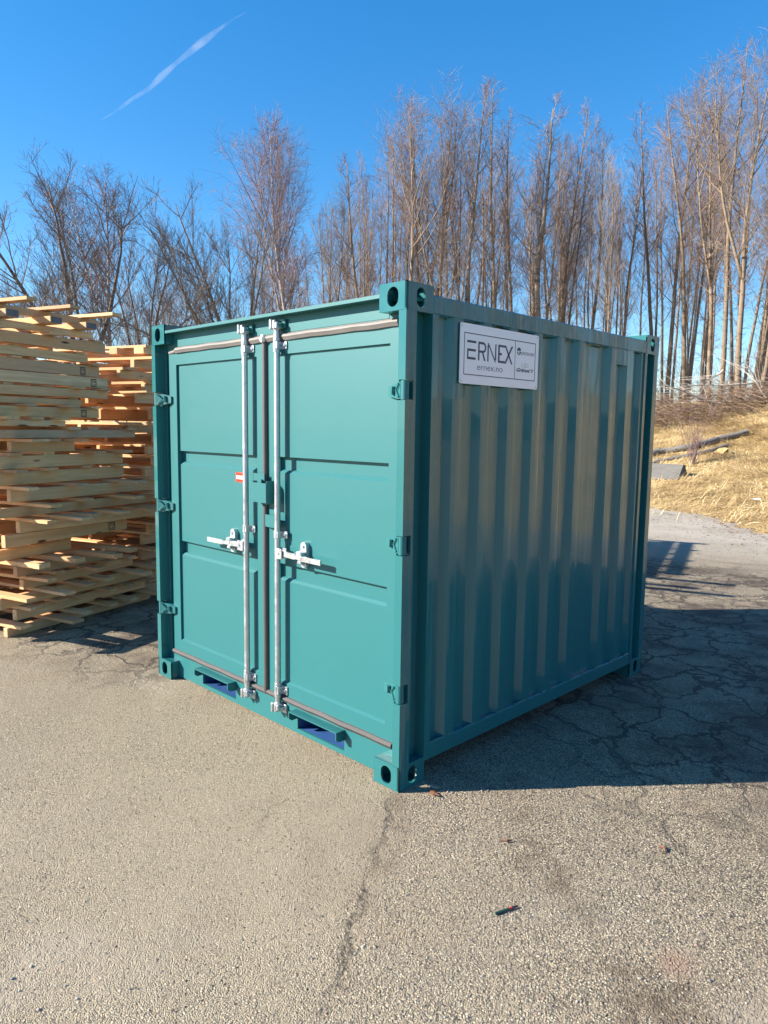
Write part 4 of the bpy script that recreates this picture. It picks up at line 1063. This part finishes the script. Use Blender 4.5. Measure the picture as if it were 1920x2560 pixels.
# litter
def scrap(name, c, r, n, mat, label, cat, flat=.25, seed=0):
    rd = random.Random(seed); mb = MB(); V = [(c.x, c.y, c.z+r*flat)]
    for i in range(n): a = 6.283*i/n; rr = r*rd.uniform(.55,1.15); V.append((c.x+math.cos(a)*rr, c.y+math.sin(a)*rr*.6, c.z+rd.uniform(0,r*flat)))
    V.append((c.x, c.y, c.z-.002)); mb.add(V, [(0,i+1,(i+1)%n+1) for i in range(n)]+[(n+1,(i+1)%n+1,i+1) for i in range(n)])
    return thing_mesh(name, mb, mat, label, cat)
scrap('plastic_scrap', hit(1893,1256)+Vector((0,0,.05)), .13, 9, M['white'], 'crumpled white plastic scrap in the grass at the right edge', 'litter', .3, 3)
scrap('stone', hit(1810,1136)+Vector((0,0,.0)), .28, 8, M['soil'], 'brownish stone sitting below the grey poles', 'stone', .7, 4)
M['leaf'] = simple('dead_leaf', (.42,.30,.19), .7, 0, None, .3); M['leafd'] = simple('brown_leaf', (.16,.07,.035), .7, 0, None, .4)
scrap('dry_leaf', Vector((.085,.155,.004)), .028, 8, M['leaf'], 'pale dry leaf in the shade at the foot of the container corner', 'leaf', .2, 5)
scrap('dry_leaf', Vector((.125,.105,.004)), .035, 9, M['leafd'], 'brown curled leaf on the shadow edge by the container corner', 'leaf', .3, 6)
mb = MB(); a, b = Vector((.800,-.362,.006)), Vector((.832,-.272,.006)); M['green'] = simple('green_plastic', (.02,.07,.05), .3)
t = thing('plastic_pen', 'small dark green stick with red band lying on the asphalt in the foreground', 'pen', (.8,-.36,0))
mb.tube([a, a.lerp(b,.6)], .0045, 8); obj('barrel', mb, M['green'], t); mb = MB(); mb.tube([a.lerp(b,.605), a.lerp(b,.72)], .0043, 8); obj('band', mb, M['red'], t)
mb = MB(); mb.tube([a.lerp(b,.725), a.lerp(b,.95), b], [.0040,.0032,.0012], 8); obj('tip', mb, M['dark'], t)
for i, (x, y, L_x, az, lab) in enumerate(((.55,.02,.05,.3,'small dark twig left of the green stick'),(1.05,.42,.045,2.2,'rusty bit of bark just in front of the shadow edge'))):
    mb = MB(); mb.tube([(x,y,.006),(x+math.cos(az)*L_x*.5,y+math.sin(az)*L_x*.5,.010),(x+math.cos(az+.5)*L_x,y+math.sin(az+.5)*L_x,.005)], [.0035,.0045,.002], 6)
    thing_mesh('twig', mb, M['leafd'], lab, 'twig')
rd = random.Random(66); mb = MB()
for i in range(2600):
    D = rd.uniform(8.5,17); px = rd.uniform(1560,2050); p = at(px, D); s_ = sdist(p.x,p.y)
    if s_ > .9 or s_ < -1.6 or rd.random() > math.exp(-abs(s_)*1.5): continue
    if px < 1760 and rd.random() < .7: continue
    r = rd.uniform(.015,.04); z_ = max(0, ground_z(p.x,p.y))+.01; a_ = rd.uniform(0,6.28); ca, sa = math.cos(a_)*r, math.sin(a_)*r
    mb.add([(p.x+ca,p.y+sa,z_+rd.uniform(0,.02)),(p.x-sa*.5,p.y+ca*.5,z_+rd.uniform(0,.01)),(p.x-ca,p.y-sa,z_+rd.uniform(0,.02)),(p.x+sa*.5,p.y-ca*.5,z_)], [(0,1,2,3)])
o = obj('leaf_litter', mb, M['leafd']); tag(o, 'brown leaf litter along the ragged edge of the yard', 'leaf litter', kind='stuff')
# loose stones and twigs in the foreground
rd = random.Random(31); mb = MB(); mt_ = N('loose_stone')
gi = mt_.n('ShaderNodeNewGeometry')
mt_.bs(Base__Color=mt_.ramp(gi.outputs['Random Per Island'], [(0,(.10,.10,.11)),(.25,(.22,.2,.18)),(.55,(.36,.31,.25)),(.85,(.46,.42,.35)),(1,(.3,.17,.13))]), Roughness=.8)
ico_v = []; ph = (1+5**.5)/2
for a, b in ((-1,ph),(1,ph),(-1,-ph),(1,-ph)): ico_v += [Vector((a,b,0)),]
ico_v += [Vector((0,-1,ph)),Vector((0,1,ph)),Vector((0,-1,-ph)),Vector((0,1,-ph)),Vector((ph,0,-1)),Vector((ph,0,1)),Vector((-ph,0,-1)),Vector((-ph,0,1))]
ico_f = [(0,11,5),(0,5,1),(0,1,7),(0,7,10),(0,10,11),(1,5,9),(5,11,4),(11,10,2),(10,7,6),(7,1,8),(3,9,4),(3,4,2),(3,2,6),(3,6,8),(3,8,9),(4,9,5),(2,4,11),(6,2,10),(8,6,7),(9,8,1)]
ico_v = [v.normalized() for v in ico_v]
for i in range(6000):
    D = 1.0+3.6*rd.random()**1.3; px = rd.uniform(-60,1980); p = at(px, D)
    if p.x < .02 and p.y > -.02 and p.x > -2.3: continue
    dens = .35+.65*(math.sin(p.x*1.9+1)*math.sin(p.y*2.3)+.5); 
    if p.x*.82+p.y*.56 < 0 and rd.random() < .65: continue
    if rd.random() > dens: continue
    r = rd.uniform(.0018,.0042)*(1.35 if rd.random() < .12 else 1); e3 = Vector((rd.uniform(.7,1.4),rd.uniform(.7,1.2),rd.uniform(.5,.8)))*r; az = rd.uniform(0,6.28); ca, sa = math.cos(az), math.sin(az)
    V = []
    for v in ico_v:
        x, y, z = v.x*e3.x*rd.uniform(.85,1.15), v.y*e3.y, v.z*e3.z; V.append((p.x+x*ca-y*sa, p.y+x*sa+y*ca, r*.35+z))
    mb.add(V, ico_f)
o = obj('loose_stones', mb, mt_.m); tag(o, 'loose small stones on the worn asphalt', 'gravel', kind='stuff')

# ------------------------------------------------------------------ what stands outside the frame to the right (seen mirrored in the paint)
rd = random.Random(41); mb = MB()
for i in range(420):
    x = rd.uniform(5, 46); y = rd.uniform(24, 44) - x*.3; h = rd.uniform(3.5, 8.5); z_ = ground_z(x, y)
    P = [Vector((x, y, z_-.1))]; d = Vector((rd.gauss(0,.05), rd.gauss(0,.05), 1))
    for k in range(4): P.append(P[-1]+d*h/4+Vector((rd.gauss(0,.06), rd.gauss(0,.06), 0)))
    mb.tube(P, [.09,.07,.055,.035,.012], 5, cap=False)
    for k in range(14):
        q = P[2].lerp(P[4], rd.random()); e = Vector((rd.gauss(0,1), rd.gauss(0,1), rd.uniform(.4,1.4))).normalized()*h*.13
        mb.tube([q, q+e, q+e*1.9+Vector((0,0,h*.03))], [.022,.016,.008], 3, cap=False)
o = obj('far_wood', mb, M['bark']); tag(o, 'leafless wood beyond the east side of the yard', 'wood', kind='stuff')
mb = MB(); rd = random.Random(3); V = []; n = 200
for i in range(n+1):
    a = R_(-40+i*130/n); hh = 6+2*math.sin(i*.5)+rd.uniform(-1,3.2)
    for rr_, z_ in ((110,-1),(150,hh*.75),(190,hh),(240,hh*.9),(300,-2)): V.append((math.cos(a)*rr_+rd.uniform(-3,3), math.sin(a)*rr_+rd.uniform(-3,3), z_+rd.uniform(-.5,.5)))
mb.add(V, [(i*5+j, i*5+j+1, (i+1)*5+j+1, (i+1)*5+j) for i in range(n) for j in range(4)])
M['hill'] = simple('winter_wood_hill', (.045,.040,.036), .95, 0, (.6,1,.6), .35)
o = obj('hills', mb, M['hill'], smooth=True); tag(o, None, None, kind='structure')

# ------------------------------------------------------------------ contrail, high in the sky
def sky_pt(px, py, dist): return CAM + (f_*FPX + r2*(px-960) - u2*(py-1280)).normalized()*dist
k = N('ice_trail'); k.t.nodes.remove(k.b)
c = k.coord('Object')
pv = k.n('ShaderNodeVolumePrincipled'); pv.inputs['Color'].default_value = (1,1,1,1)
nn = k.noise(c, .010, 3, .5)
dens = k.mr(nn.outputs[0], .30, .70, .0008, .0058)
k.t.links.new(dens, pv.inputs['Density']); k.t.links.new(pv.outputs[0], k.out.inputs['Volume'])
rd = random.Random(2); P = []; Rr = []
K = [(250,300,4),(285,282,10),(330,248,13),(372,222,16),(405,190,24),(440,158,15),(480,126,22),(512,100,26),(545,75,14),(580,50,9),(615,30,4)]
for px, py, r in K: P.append(sky_pt(px,py,6000)); Rr.append(r)
mb = MB(); mb.tube(P, Rr, 12); o = obj('contrail', mb, k.m); tag(o, 'faint white vapour trail slanting across the blue sky', 'contrail')
